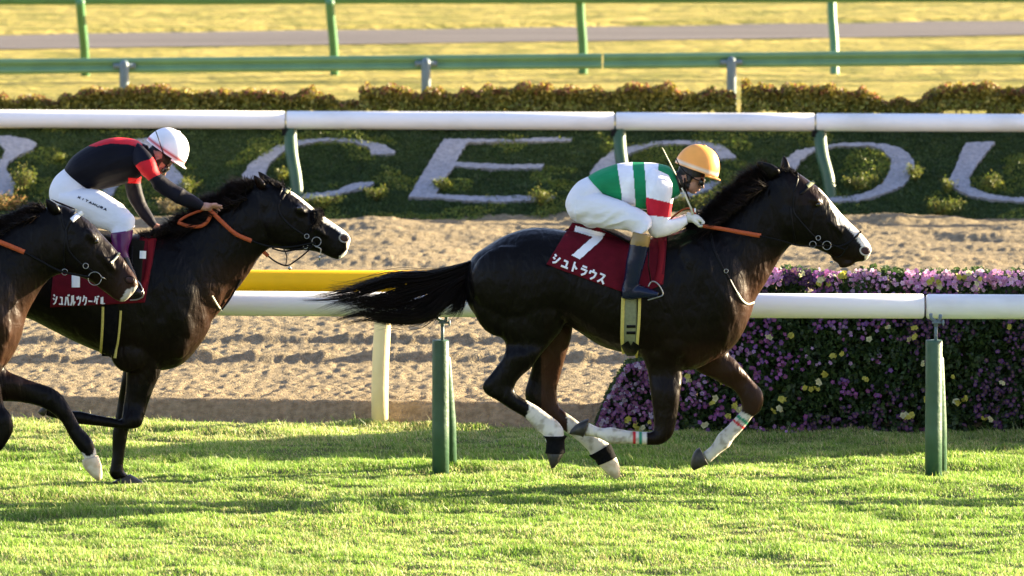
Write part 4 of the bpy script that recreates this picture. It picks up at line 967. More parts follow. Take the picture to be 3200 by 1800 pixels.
# ---- second horse
HY2 = -.84
T2D = dict(
 torso=[(-262,860,-258,900,.06),(-240,800,-235,960,.15),(-185,745,-170,1010,.22),(-100,702,-90,1030,.26),(-20,690,0,985,.27),(60,700,80,992,.27),(150,715,160,1030,.28),(250,725,250,1075,.29),(340,735,330,1108,.29),(420,740,400,1137,.27),(480,740,455,1155,.25),(530,733,510,1158,.24),(580,750,562,1143,.225),(622,790,602,1108,.19),(650,870,640,1055,.13),(664,950,658,1020,.06)],
 neck=[(470,742,635,1070,.20),(492,738,658,1010,.185),(545,718,690,972,.165),(600,682,720,930,.13),(655,652,757,885,.11),(710,624,787,842,.10),(760,600,816,798,.095),(800,584,850,772,.085)],
 head=[(785,578,812,690,.06),(825,572,835,760,.085),(868,577,870,776,.105),(912,598,905,783,.108),(945,622,935,783,.1),(975,646,962,783,.082),(1005,670,990,788,.066),(1035,692,1015,797,.056),(1062,710,1040,808,.054),(1085,728,1060,810,.055),(1097,748,1082,794,.038)])
NF2 = [(385,1080,515,1080,.095),(393,1140,502,1165,.07),(393,1200,484,1208,.056),(386,1260,464,1262,.048),(380,1300,450,1308,.045),(380,1314,438,1334,.044),(372,1312,400,1341,.042),(350,1305,352,1337,.037),(300,1296,302,1331,.034),(258,1286,255,1327,.037),(232,1283,225,1322,.04),(205,1286,198,1314,.036),(178,1280,166,1306,.034),(152,1268,142,1298,.036)]
FF2 = [(370,1060,500,1080,.09),(385,1120,498,1155,.075),(383,1160,488,1185,.062),(375,1210,472,1215,.055),(368,1250,458,1262,.048),(362,1290,440,1300,.044),(357,1320,420,1322,.043),(352,1345,402,1345,.04),(350,1365,398,1370,.036),(350,1416,390,1416,.034),(345,1455,386,1455,.036),(341,1475,388,1472,.042),(346,1490,396,1482,.038),(358,1502,406,1484,.037)]
NF2h = [(156,1262,139,1302,.045),(144,1264,126,1296,.05),(128,1276,118,1289,.022)]
FF2h = [(350,1507,408,1482,.05),(364,1517,428,1494,.055),(392,1519,444,1503,.05),(430,1519,454,1511,.03)]
def col2(px, py, yo, V):
    n = len(px); c = np.tile(BLK, (n, 1)); nz = vnoise(px / 40, py / 40, 5)
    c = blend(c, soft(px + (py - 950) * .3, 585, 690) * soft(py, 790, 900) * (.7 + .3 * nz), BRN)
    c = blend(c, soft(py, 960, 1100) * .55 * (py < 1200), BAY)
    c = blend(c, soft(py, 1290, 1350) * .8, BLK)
    bl = inpoly(px, py, [(905,585),(960,620),(1010,655),(1110,715),(1120,760),(1090,830),(1050,830),(1062,800),(1085,780),(1078,745),(1060,725),(1015,697),(955,646),(912,612)])
    c = blend(c, bl & (np.abs(yo) < .048), WHT * 1.2)
    return c
def shift_m(dx, dy): return [(a + dx, b + dy, *e) for a, b, *e in MUS1 if a < 2400]
MUS2 = [(a, b, *e) for a, b, *e in shift_m(-1700, 45)] + [(873,690,55,55,0,-.065,.045),(873,690,55,55,0,.065,.045),(935,655,26,15,-35,-.085,.03),(935,655,26,15,-35,.085,.03),(1070,745,20,15,-35,-.035,.026),(1070,745,20,15,-35,.035,.026),(975,705,60,10,-35,-.062,.024),(975,705,60,10,-35,.062,.024)]
H2, B2, T2 = make_horse(HY2, T2D, [off(NH, -1712, 0, -.6), off(FH, -1712, 0, -.6), NF2, FF2], [off(NHh, -1712, 0, -.6), off(FHh, -1712, 0, -.6), NF2h, FF2h], MUS2, col2,
   'second dark horse with a black noseband roll, ridden by the person in black', ['hoof', 'hoof', 'hoof', 'hoof'], (P(200, 900, HY2).x, HY2, 0))
ear(HY2, (793, 548), (808, 592), (830, 575), -.055, H2, BAY); ear(HY2, (808, 536), (832, 582), (862, 572), .055, H2, BLK)
eye(HY2, 936, 650, T2, H2); nostril(1075, 745, 13, 10, -20, T2, H2, WHT * .5)
mane(HY2, [(545,714),(600,678),(650,648),(700,622),(745,600),(790,582)], 2800, .05, .15, 130, H2, 21, spread=1.1, rad=.0026)
mane(HY2, [(560,728),(612,700),(665,668),(715,642),(770,616)], 2400, .05, .12, 165, H2, 22, spread=.9, yside=.16)
mane(HY2, [(440,742),(480,738),(512,728),(540,712)], 700, .03, .10, 120, H2, 23, spread=1.2, yside=.12)
mane(HY2, [(785,575),(820,566),(860,572),(890,584)], 330, .02, .06, 120, H2, 24, 'forelock', spread=1.0, yside=.1)
CL2, TC2 = cloth([(172,705),(492,742),(452,945),(158,958)], HY2, T2, H2, M['cloth'], 'saddle_cloth', tpr=[(0,178,715),(.5,330,733),(1,492,744)])
write('シュバルツクーゲル', (166,917), (14,1), (0,36), (18.3,1.0), 4.6, TC2, CL2, M['ink'])
g = MB(); strap(g, [(237,800),(237,898)], 26, TC2, .004, th=.001, step=3, cut=True); g.build('number', M['ink'], CL2); g = MB(); strap(g, [(447,784),(446,808)], 20, None, 0, HY2 - .375, th=.001, step=3, cut=True); g.build('flap_mark', M['ink'], H2)
g = MB(); strap(g, [(472,746),(468,800),(458,860),(446,915)], 34, TC2, .005, HY2 - .1, th=.003, w2=26); g.build('border_or_sunlit_strip', M['cloth2'], CL2)
mb = MB().loft([(250,715,255,735,.12),(320,722,318,750,.17),(390,730,385,765,.17),(440,732,436,760,.12)], HY2, 18, 2.2); mb.build('saddle', M['black'], H2)
g = MB(); strap(g, [(430,750),(424,800),(420,860),(414,925)], 46, T2, .035, HY2 - .3); g.build('saddle_flap', M['black'], H2)
g = MB(); strap(g, [(347,940),(344,1030),(340,1114)], 44, T2, .008, HY2 - .02); g.build('girth', M['bootblack'], H2)
g = MB(); strap(g, [(322,958),(320,1030),(316,1102)], 8, T2, .012, HY2 - .02); strap(g, [(377,970),(372,1040),(362,1118)], 7, T2, .012, HY2 - .02); g.build('girth_edge', M['girthedge'], H2)
bridle(HY2, T2, H2, [([(903,588),(892,600),(880,622)], 10)], [[(876,624),(872,660),(900,700),(950,735),(965,745)],[(872,612),(880,590),(878,576)],[(965,745),(980,765),(940,776),(905,778)]], [(989,755,14), (956,736,7), (955,770,7)])
g = MB(); strap(g, [(893,604),(906,586)], 12, T2, .008, HY2 - .02, cut=True); g.build('browband', M['girth'], H2)
nb = MB(); nb.loft([(1002,655,975,655,.085),(1008,668,972,672,.092),(1004,690,965,690,.09),(990,712,955,712,.088),(978,728,948,726,.08)], HY2, 18, 2.2)
me = fuse(nb, 'noseband_roll', .008, 2); newobj('noseband_roll', me, M['bootblack'], H2)
vv = verts(me); nn = np.array([v.normal for v in me.vertices]); kk = RNG.integers(0, len(vv), 2600); strands('noseband_fleece', vv[kk], nn[kk], .008 + .012 * RNG.random(2600), M['hair'], H2, 31, .0016, 4)
g = MB(); strap(g, [(652,652),(690,690),(735,730),(786,753)], 13, T2, .012, HY2 - .16, th=.007); strap(g, [(820,784),(838,800)], 12, None, 0, HY2 - .02, th=.007); g.build('rein', M['orange'], H2)
g = MB(); strap(g, [(784,752),(840,770),(910,772),(984,758)], 6, T2, .010, HY2 - .10, th=.004); g.build('rein', M['black'], H2)
g = MB(); strap(g, [(555,695),(590,707),(628,706),(650,690),(660,664)], 11, T2, .012, HY2 - .13, th=.007); strap(g, [(560,690),(590,672),(640,654)], 8, None, 0, HY2 - .10, th=.007); g.build('rein', M['orange'], H2)
g = MB().tube(crp([P(838,800,HY2), P(862,818,HY2-.02), P(896,830,HY2-.04), P(925,814,HY2-.06), P(958,788,HY2-.08), P(985,760,HY2-.09)], 6), .005, 8)
g.tube(crp([P(850,776,HY2-.08), P(886,785,HY2-.09), P(925,780,HY2-.09), P(970,768,HY2-.09)], 6), .005, 8); g.tube(crp([P(882,770,HY2-.05), P(896,800,HY2-.04), P(893,830,HY2-.04)], 5), .0035, 8)
g.build('rein', M['black'], H2)
g = MB().tube(crp([P(985,770,HY2-.09), P(1002,778,HY2-.08), P(1000,800,HY2-.08)], 4), .004, 8); g.ell(P(999, 806, HY2 - .08), ((.006, 0, 0), (0, .005, 0), (0, 0, .016))); g.ell(P(905, 838, HY2 - .04), ((.010, 0, 0), (0, .006, 0), (0, 0, .012))); g.build('curb_tag', M['silver'], H2)
g = MB(); strap(g, [(662,924),(676,948),(692,972)], 5, T2, .006, HY2 - .06); g.build('breastplate_strap', M['whip'], H2)
g = MB(); strap(g, [(690,970),(720,930),(752,872)], 7, T2, .005, HY2 - .05); g.build('breastplate_strap', M['black'], H2)
tail(HY2, off([], 0, 0) or [[(x - 1712, y + 40) for x, y in g_] for g_ in TG], 900, H2, 26)

# ---- third horse, cut by the left edge
HY3 = -2.0
dx3, dy3 = -2274, 58
T3D = dict(torso=off(LEAD['torso'], dx3, dy3),
 neck=[(-150,778,48,1090,.20),(-138,776,72,1030,.19),(-80,752,84,985,.17),(-20,722,108,938,.14),(35,690,136,893,.115),(85,668,165,866,.105),(130,652,200,853,.098),(170,645,228,840,.085)],
 head=[(150,645,190,770,.06),(192,640,205,850,.085),(228,655,232,860,.105),(262,678,262,870,.108),(294,705,288,883,.098),(324,738,308,898,.08),(354,770,325,911,.064),(382,803,342,924,.055),(406,836,358,936,.053),(426,866,386,944,.055),(434,890,416,918,.035)])
FF3 = [(-130,1200,-60,1080,.09),(-70,1235,0,1130,.075),(-30,1250,25,1158,.062),(0,1254,45,1168,.056),(67,1258,100,1190,.048),(126,1272,155,1208,.044),(160,1290,190,1230,.044),(185,1312,212,1260,.041),(200,1332,228,1288,.036),(218,1367,252,1333,.034),(240,1400,276,1358,.038),(252,1413,291,1380,.041),(260,1426,299,1404,.036),(262,1438,304,1426,.038)]
FF3h = [(256,1438,307,1424,.048),(262,1460,316,1450,.057),(286,1488,320,1476,.05),(306,1503,319,1494,.022)]
NF3 = [(-120,1060,30,1080,.09),(-90,1150,0,1170,.07),(-70,1220,5,1215,.055),(-50,1270,14,1268,.046),(-40,1310,34,1296,.045),(-38,1345,43,1340,.044),(-50,1372,26,1378,.042),(-72,1385,5,1408,.038),(-100,1400,-40,1440,.034),(-140,1420,-90,1462,.036),(-165,1440,-130,1480,.036)]
NF3h = [(-160,1440,-130,1490,.05),(-180,1450,-150,1492,.05),(-200,1470,-180,1492,.025)]
def col3(px, py, yo, V):
    n = len(px); c = np.tile(BLK * 1.15, (n, 1)); nz = vnoise(px / 40, py / 40, 7)
    c = blend(c, soft(px + (py - 950) * .35, -30, 70) * soft(py, 850, 950) * (py < 1200) * (.7 + .3 * nz), BRN)
    c = blend(c, soft(px - py, -640, -420) * (px > 240) * .5 * soft(px, 240, 330), BAY * 1.5)
    c = blend(c, soft(px, 350, 420) * (py < 960) * .8, BRN)
    c = blend(c, inpoly(px, py, [(395,905),(440,890),(440,920),(400,955),(360,960),(375,940)]), WHT * .7)
    c = blend(c, (px < 110) * (py > 1140) * (py < 1262) * soft(-px, -110, 0), BAY * 1.4)
    c = blend(c, inpoly(px, py, [(255,1412),(275,1428),(290,1420),(300,1385),(330,1430),(330,1520),(240,1520)]) & (yo > 0), WHT)
    return c
MUS3 = shift_m(dx3, dy3) + [(232,760,52,52,0,-.065,.045),(232,760,52,52,0,.065,.045),(282,735,26,15,-45,-.085,.03),(282,735,26,15,-45,.085,.03),(405,872,20,15,-45,-.035,.026),(405,872,20,15,-45,.035,.026),(320,800,60,10,-48,-.062,.024),(320,800,60,10,-48,.062,.024)]
H3, B3, T3 = make_horse(HY3, T3D, [off(NH, dx3, dy3 - 30), off(FH, dx3, dy3 - 30), NF3, FF3], [off(NHh, dx3, dy3 - 30), off(FHh, dx3, dy3 - 30), NF3h, FF3h], MUS3, col3,
   'brown horse cut by the left edge, its head in front of the second horse', ['hoof', 'hoof', 'hoof', 'hoofpale'], (P(-300, 900, HY3).x, HY3, 0))
ear(HY3, (144, 622), (160, 672), (188, 652), -.055, H3, BLK); ear(HY3, (160, 622), (200, 645), (236, 652), .055, H3, BAY)
eye(HY3, 300, 755, T3, H3); nostril(406, 874, 13, 9, -15, T3, H3, BAY * 2)
mane(HY3, [(-60,746),(-10,716),(40,688),(90,666),(140,648)], 1800, .04, .10, 140, H3, 41, spread=.8)
mane(HY3, [(-60,760),(0,728),(60,694),(120,668)], 900, .04, .09, 175, H3, 42, spread=.8, yside=.16)
bridle(HY3, T3, H3, [([(236,660),(222,680),(206,720)], 9)], [[(206,722),(214,780),(248,820),(268,834)],[(204,716),(196,690),(188,652)],[(268,834),(285,846),(298,856)],[(368,792),(356,808),(340,822)],[(206,740),(200,800),(200,852)]], [(297,865,20), (268,828,8), (202,850,9)])
g = MB(); strap(g, [(224,690),(240,676),(258,664)], 15, T3, .009, HY3 - .05); g.build('browband', M['ink'], H3)
g = MB(); strap(g, [(374,790),(362,806),(346,822)], 6, T3, .007, HY3 - .05); g.build('noseband', M['whip'], H3)
MB().tube([P(318, 866, HY3 - .10), P(332, 873, HY3 - .08)], [.005, .003], 8).build('bit', M['silver'], H3)
g = MB(); strap(g, [(-220,700),(-80,730),(0,757),(76,788)], 15, T3, .014, HY3 - .16, th=.008); g.build('rein', M['orange'], H3)
g = MB(); strap(g, [(76,788),(130,818),(190,848),(280,866)], 7, T3, .012, HY3 - .13, th=.005); g.build('rein', M['black'], H3)
tail(HY3, [[(x + dx3, y + dy3) for x, y in g_] for g_ in TG], 900, H3, 46)

# ------------------------------------------------------------------ riders
SKIN = np.array((.42, .22, .15)); DARK = np.array((.02, .016, .014)); 
def helmet(bl, br, h, wd, Yc, root, colf, peak):
    """domed cap: picture points of its rim left / right, height, half width (m)"""
    a, b = P(*bl, Yc), P(*br, Yc); c = (a + b) / 2; u = (b - a) / 2; up = Vector((-u.z, 0, u.x)).normalized() * (h / 500); rs = []; hv = []
    for i in range(15):
        t = i / 14; ph = t * 1.5708; s = math.cos(ph) ** .82 if t < 1 else 0.02; z = math.sin(ph)
        rs.append([c + u * (math.cos(6.2832 * k / 36) * s) + Vector((0, wd, 0)) * (math.sin(6.2832 * k / 36) * s) + up * z for k in range(36)])
        hv += [z] * 36
    mb = MB().rings(rs, 0, False); n0 = len(mb.v)
    ins = [[c + (Vector(p) - c) * .93 for p in r_] for r_ in rs]; mb.rings(ins, 0, False); hv += hv[:]
    mb.add([*rs[0], *ins[0]], [(i, i + 36, (i + 1) % 36 + 36, (i + 1) % 36) for i in range(36)]); hv += [0] * 72
    me = mb.mesh('helmet'); ang = np.array([math.atan2(v.co.y - Yc, (v.co - c).dot(u.normalized())) for v in me.vertices]); setcol(me, colf(np.array(hv), ang)); o = newobj('helmet', me, M['helmet'], root)
    # peak
    pk = MB(); rr = []; n = u.normalized()
    for t, L in ((0, 0), (.5, .6), (1, 1)):
        row = []
        for k in range(15):
            q = -1.15 + 2.3 * k / 14; base = c + u * (math.cos(q) * .97) + Vector((0, wd * math.sin(q) * .97, 0))
            row.append(base + (u.normalized() * math.cos(q) + Vector((0, 1, 0)) * math.sin(q) * .4) * (peak / 500 * L * math.cos(q * 1.2)) - up * (.05 * L))
        rr.append(row)
    v = [p for r_ in rr for p in r_] + [p - up * .045 for r_ in rr for p in r_]; f = []
    for j in range(2):
        for k in range(14):
            a_ = j * 15 + k; f += [(a_, a_ + 1, a_ + 16, a_ + 15), (a_ + 45, a_ + 60, a_ + 61, a_ + 46)]
    for k in range(14): f.append((30 + k, 31 + k, 76 + k, 75 + k))
    for j in range(2): f += [(j * 15, j * 15 + 15, j * 15 + 60, j * 15 + 45), (j * 15 + 14, j * 15 + 59, j * 15 + 74, j * 15 + 29)]
    me = pk.add(v, f).mesh('peak'); setcol(me, colf(np.array([.6] * len(v)), np.zeros(len(v)))); newobj('peak', me, M['helmet'], o)
    t_ = c + up * 1.0; me = MB().ell(t_, (u.normalized() * .012, Vector((0, .012, 0)), up.normalized() * .006), 12, 6).mesh('button'); setcol(me, colf(np.array([.6] * len(me.vertices)), np.zeros(len(me.vertices)))); newobj('button', me, M['helmet'], o)
    return o
def fist(mb, c, fwd, dn, side, s=1.0, curl=1.0):
    """closed hand: palm at c, knuckles towards fwd, fingers curling towards dn, side = outward (Y)"""
    f, d, y = fwd.normalized(), dn.normalized(), side
    mb.ell(c, (f * .042 * s, y * .034 * s, d * .026 * s), 14, 10)
    for i, (k, L) in enumerate(((-1.5, .9), (-.5, 1.0), (.5, .96), (1.5, .8))):
        b = c + y * (k * .017 * s) + f * .034 * s - d * .004
        mb.tube([b - f * .02 * s, b, b + (f * .018 + d * .014) * s * L, b + (f * .014 + d * .036 * curl) * s * L, b + (-f * .010 + d * .040 * curl) * s * L], [.0095 * s, .010 * s, .0095 * s, .009 * s, .0075 * s], 10)
    b = c - f * .012 * s - y * .026 * s
    mb.tube([b, b + (f * .02 + d * .016) * s - y * .006 * s, b + (f * .038 + d * .028) * s + y * .004 * s, b + (f * .05 + d * .034) * s + y * .016 * s], [.012 * s, .0115 * s, .010 * s, .008 * s], 10)
YV = Vector((0, 1, 0))

# ---- rider of the leading horse
def folds(me, amp, sc_, ang, seed, mask=None):
    """creases of loose cloth, running along ang (degrees)"""
    V = verts(me); nn = np.empty(len(V) * 3, np.float32); me.vertices.foreach_get('normal', nn); nn = nn.reshape(-1, 3)
    a = math.radians(ang); u = V[:, 0] * math.cos(a) + V[:, 2] * math.sin(a); v = -V[:, 0] * math.sin(a) + V[:, 2] * math.cos(a)
    f = 1 - np.abs(2 * fbm(v * sc_ + 3 * V[:, 1], u * sc_ * .28 + V[:, 1] * 4 + 40, seed, 2) - 1) * 2
    f = f * (mask if mask is not None else 1)
    V = V + nn * (amp * f)[:, None]; me.vertices.foreach_set('co', V.astype(np.float32).ravel()); me.update()
RY = HY1
R1 = empty('person', P(1960, 730, RY), 'crouching rider in green and white hooped silks and orange helmet on the leading horse', 'person')
tor1 = [(1838,551,1893,612,.13),(1874,531,1922,632,.15),(1924,514,1962,648,.165),(1976,508,2000,656,.17),(2025,509,2040,652,.175),(2062,514,2080,630,.165),(2092,522,2114,614,.115),(2108,540,2124,606,.07)]
arm1 = [(2040,525,2088,548,.045,-.13),(2022,556,2098,572,.058,-.175),(2018,588,2100,600,.062,-.195),(2020,625,2092,642,.058,-.21),(2022,668,2086,680,.055,-.22),(2022,702,2087,690,.053,-.22),(2028,728,2088,689,.050,-.22),(2046,743,2092,687,.048,-.215),(2072,740,2106,685,.045,-.20),(2098,731,2121,681,.041,-.185),(2127,716,2137,675,.036,-.17),(2149,699,2144,671,.031,-.16)]
def mirror(secs, k=1.0, dx=0, dy=0): return [(a + dx, b + dy, c + dx, d + dy, e, -f * k) for a, b, c, d, e, f in secs]
pel1 = [(1838,552,1896,610,.125),(1806,569,1892,640,.16),(1781,599,1882,668,.172),(1769,632,1874,690,.172),(1777,664,1866,702,.155),(1800,686,1850,706,.11)]
th1 = [(1800,600,1800,690,.09,-.08),(1855,600,1850,703,.1,-.11),(1910,616,1908,710,.095,-.15),(1960,636,1952,713,.085,-.20),(1998,656,1982,722,.075,-.245),(2026,678,1990,738,.064,-.28),(2036,705,1984,744,.058,-.31)]
bt1 = [(1978,724,2035,734,.056,-.32),(1971,748,2030,760,.052,-.33),(1964,782,2024,790,.050,-.33),(1956,820,2013,830,.048,-.33),(1951,866,1999,880,.043,-.325),(1944,892,1997,892,.043,-.32),(1942,912,1994,908,.043,-.32),(1944,930,1985,926,.036,-.32)]
ft1 = [(1944,894,1944,932,.034,-.32),(1968,888,1966,937,.042,-.32),(1998,890,2000,934,.044,-.32),(2032,902,2026,932,.042,-.325),(2060,912,2052,929,.03,-.33)]
def slim(secs, k=.86):
    out = []
    for q in secs:
        a, b, c, d, w_, *e = q; mx, my = (a + c) / 2, (b + d) / 2
        out.append((mx + (a - mx) * k, my + (b - my) * k, mx + (c - mx) * k, my + (d - my) * k, w_ * k, *e))
    return out
def head1(mb, cx, cy, ang, Yc, s=1.0):
    """head with the face looking along ang (degrees, 0 = right, negative = down)"""
    a = math.radians(ang); f = Vector((math.cos(a), 0, math.sin(a))); u = Vector((-math.sin(a), 0, math.cos(a))); c = P(cx, cy, Yc); k = .001 * s
    mb.ell(c - f * 5 * k + u * 20 * k, (f * 94 * k, YV * 74 * k, u * 84 * k))
    mb.ell(c + f * 28 * k - u * 48 * k, (f * 52 * k, YV * 56 * k, u * 62 * k))          # face
    mb.ell(c + f * 46 * k - u * 92 * k, (f * 30 * k, YV * 30 * k, u * 20 * k))          # chin
    mb.ell(c + f * 10 * k - u * 72 * k, (f * 50 * k, YV * 52 * k, u * 28 * k))          # jaw
    mb.tube([c + f * 78 * k - u * 8 * k, c + f * 92 * k - u * 30 * k, c + f * 102 * k - u * 44 * k, c + f * 84 * k - u * 52 * k], [.009, .010, .012, .008], 10)  # nose
    mb.ell(c + f * 80 * k - u * 66 * k, (f * 12 * k, YV * 22 * k, u * 6 * k)); mb.ell(c + f * 78 * k - u * 77 * k, (f * 12 * k, YV * 20 * k, u * 6.5 * k))       # lips
    for sy in (-1, 1): mb.ell(c - f * 6 * k - u * 22 * k + YV * (sy * 74 * k), (f * 16 * k, YV * 7 * k, u * 29 * k)); mb.ell(c + f * 66 * k - u * 6 * k + YV * (sy * 30 * k), (f * 12 * k, YV * 16 * k, u * 10 * k))
    return c, f, u
mb = MB()
mb.loft(slim(tor1), RY, 18); mb.loft(slim(pel1), RY, 18)
mb.loft([(2085,530,2105,600,.06),(2112,535,2128,598,.055),(2138,535,2148,590,.055)], RY, 14)
for S in (arm1, th1, bt1, ft1): mb.loft(slim(S, .8), RY, 12); mb.loft(slim(mirror(S), .8), RY, 12)
hc, hf, hu = head1(mb, 2160, 548, -22, RY, .92)
me = fuse(mb, 'body', .0045, 2, .4); V = verts(me); px, py = proj(V); c = np.tile(SKIN, (len(V), 1))
c = blend(c, inpoly(px, py, [(2095,500),(2210,520),(2215,552),(2168,556),(2160,565),(2150,600),(2138,625),(2105,610)]) & ~inpoly(px, py, [(2130,548),(2144,546),(2148,566),(2136,572)]), DARK)
setcol(me, c); body1 = newobj('body', me, M['skin'], R1)
# silks
mb = MB(); mb.loft(tor1, RY, 28, 2.2); me = fuse(mb, 'silks', .0042, 3, .4); V = verts(me); px, py = proj(V)
GRN, WH, RED = np.array((.012, .225, .085)), np.array((.80, .80, .82)), np.array((.50, .012, .028))
def xb(pts, y): return np.interp(y, [p[1] for p in pts], [p[0] for p in pts])
b1 = xb([(1928,512),(1935,560),(1942,600),(1944,660)], py); b2 = xb([(1976,508),(1981,560),(1985,620),(1987,660)], py); b3 = xb([(2013,508),(2017,560),(2021,600),(2023,660)], py); b4 = xb([(2058,508),(2055,560),(2060,620),(2062,660)], py)
c = np.tile(GRN, (len(V), 1)); m = ((px > b1) & (px < b2)) | ((px > b3) & (px < b4)); c[m] = WH
c[(px > 1985) & (px < 2060) & (py > 651)] = WH
setcol(me, c); folds(me, .0035, 9, 75, 3); newobj('silks', me, M['silk'], R1)
for S, nm in ((arm1, 'sleeve'), (mirror(arm1, 1, 8, -6), 'sleeve')):
    mb = MB(); mb.loft(S, RY, 22, 2.2); me = fuse(mb, 'sleeve', .005, 2, .4); V = verts(me); px, py = proj(V); c = np.tile(WH, (len(V), 1))
    m = (py > xb([(617, 2020), (633, 2092)], px) if False else (py > 617 + (px - 2022) * .24)) & (py < 672 + (px - 2022) * .12) & (px < 2100); c[m] = RED; setcol(me, c); folds(me, .005, 12, 70, 9); newobj('sleeve', me, M['silk'], R1)
mb = MB(); mb.loft(pel1, RY, 26, 2.2); mb.loft(th1, RY, 22, 2.2); mb.loft(mirror(th1), RY, 22, 2.2)
me = fuse(mb, 'breeches', .006, 3, .5); px, py = proj(verts(me)); folds(me, .011, 12, -148, 5, .25 + soft(py, 620, 690)); newobj('breeches', me, M['breeches'], R1)
for S, S2 in ((bt1, ft1), (mirror(bt1), mirror(ft1))):
    mb = MB(); mb.loft(S, RY, 20, 2.2); mb.loft(S2, RY, 18, 2.2); me = fuse(mb, 'boot', .005, 3, .4); V = verts(me); px, py = proj(V); c = np.tile(np.array((.004, .009, .030)), (len(V), 1))
    c[py < 764 + (px - 1969) * .14] = (.24, .16, .05); setcol(me, c); newobj('boot', me, M['boot'], R1)
# collar, helmet, goggles
OR_ = np.array((.86, .36, .07))
helmet((2109,508), (2243,555), 79, .098, RY, R1, lambda h, a: np.where(((h > .10) & (h < .17))[:, None], np.array((.72, .62, .50)), OR_), 13)
g = MB(); rs = []
for (da, uu, w_) in ((64, -8, .074), (88, -14, .060), (98, -18, .035), (102, -20, .004)):
    o = hc + hf * da * .00092 + hu * (uu - 4) * .00092
    rs.append([o + YV * (math.sin(6.2832 * k / 20) * w_) + hu * (math.cos(6.2832 * k / 20) * .028) for k in range(20)])
g.rings(rs).build('goggles', M['lens'], R1)
g = MB(); g.tube([P(2112, 494, RY - .104), P(2122, 515, RY - .105), P(2140, 538, RY - .097), P(2172, 560, RY - .078), P(2188, 566, RY - .064)], [.008] * 5, 8, flat=.4); g.build('goggle_strap', M['black'], R1)
g = MB(); g.tube([P(2140, 556, RY - .078), P(2140, 590, RY - .066), P(2152, 618, RY - .03), P(2156, 622, RY + .02)], [.005] * 4, 8); g.build('chin_strap', M['black'], R1)
g = MB(); g.loft([(2096,548,2106,612,.08),(2112,552,2126,607,.072)], RY, 20); me = g.mesh('collar'); setcol(me, np.tile(GRN, (len(me.vertices), 1))); newobj('collar', me, M['silk'], R1)
# hands in gloves, closed on the reins
for sy, hx, hy in ((-1, 2170, 683), (1, 2182, 680)):
    mb = MB(); c = P(hx, hy, RY + sy * .15); f = Vector((.93, 0, -.2))
    fist(mb, c, f, Vector((-.1, 0, -1)), YV * (-sy), 1.12)
    mb.tube([c - f * .055 + Vector((0, 0, .0)), c - f * .03, c], [.030, .031, .026], 14)
    me = fuse(mb, 'glove', .0028, 2, .4); newobj('glove', me, M['glove'], R1)
# stirrups
for s in (-1, 1):
    y = RY + s * .335
    g = MB().tube([P(2028, 772, y * 1 if s < 0 else y), P(2026, 830, y), P(2034, 880, y)], [.010] * 3, 8, flat=.4); g.build('stirrup_leather', M['black'], H1)
    g = MB().tube(crp([P(2026, 896, y), P(2036, 880, y), P(2052, 884, y), P(2066, 902, y), P(2071, 922, y), P(2050, 930, y), P(2024, 938, y)], 5), .0048, 8); g.build('stirrup', M['silver'], H1)
# whip
W1 = empty('riding_whip', P(2158, 650, RY - .2), 'thin pale riding whip held upright in the gloved hand of the rider in green', 'riding whip')
Yw = RY - .19
MB().tube([P(2069, 460, Yw), P(2074, 470, Yw), P(2110, 541, Yw), P(2114, 549, Yw)], [.003, .009, .010, .004], 10, flat=.35).build('flap', M['whip'], W1)
MB().tube([P(2112, 545, Yw), P(2130, 587, Yw)], [.0045, .0045], 8).build('shaft', M['black'], W1)
MB().tube([P(2130, 587, Yw), P(2159, 650, Yw), P(2168, 680, Yw + .03)], [.0045, .006, .007], 8).build('grip', M['whip'], W1)
MB().ell(P(2172, 657, Yw), ((.006, 0, 0), (0, .006, 0), (0, 0, .014))).build('cap', M['ink'], W1)

# ---- rider of the second horse
RY = HY2
R2 = empty('person', P(330, 730, RY), 'rider in black and red silks and white helmet pushing along the second horse', 'person')
tor2 = [(202,527,268,588,.125),(228,490,300,594,.15),(281,454,348,584,.165),(342,433,388,574,.17),(399,433,428,560,.17),(438,446,462,535,.15),(455,466,476,508,.09)]
arm2 = [(430,446,408,500,.045,-.12),(462,472,422,515,.056,-.165),(482,500,442,542,.058,-.19),(497,538,464,562,.050,-.20),(520,556,483,590,.045,-.20),(540,571,506,609,.044,-.195),(566,586,537,627,.043,-.19),(592,602,569,643,.039,-.18),(618,620,600,650,.033,-.165),(638,636,625,656,.029,-.155)]
arm2f = [(395,535,440,530,.05,.12),(393,555,440,552,.052,.16),(391,580,439,570,.048,.18),(402,623,448,610,.045,.18),(418,650,456,636,.043,.18),(434,672,468,656,.041,.17),(460,699,481,682,.034,.15),(480,716,492,702,.029,.13)]
pel2 = [(203,526,284,598,.12),(172,553,292,618,.155),(155,588,290,642,.17),(156,620,284,660,.168),(174,646,268,680,.14),(196,660,250,690,.1)]
th2 = [(190,590,185,652,.09,-.08),(240,590,226,664,.1,-.11),(300,592,274,692,.095,-.15),(344,614,312,713,.088,-.19),(392,650,346,724,.078,-.235),(416,680,350,736,.07,-.27),(421,708,356,744,.062,-.29)]
bt2 = [(345,728,417,716,.058,-.30),(348,752,412,748,.054,-.31),(358,785,402,785,.05,-.32),(372,820,412,815,.047,-.32),(388,862,428,856,.043,-.32),(395,892,434,888,.042,-.32),(398,912,434,908,.040,-.32),(402,928,430,926,.034,-.32)]
ft2 = [(398,892,396,930,.034,-.32),(415,886,415,935,.042,-.32),(432,894,430,934,.04,-.32),(446,906,442,928,.028,-.32)]
mb = MB(); mb.loft(slim(tor2), RY, 18); mb.loft(slim(pel2), RY, 18)
mb.loft([(440,452,458,510,.06),(462,462,478,515,.055),(482,470,490,510,.055)], RY, 14)
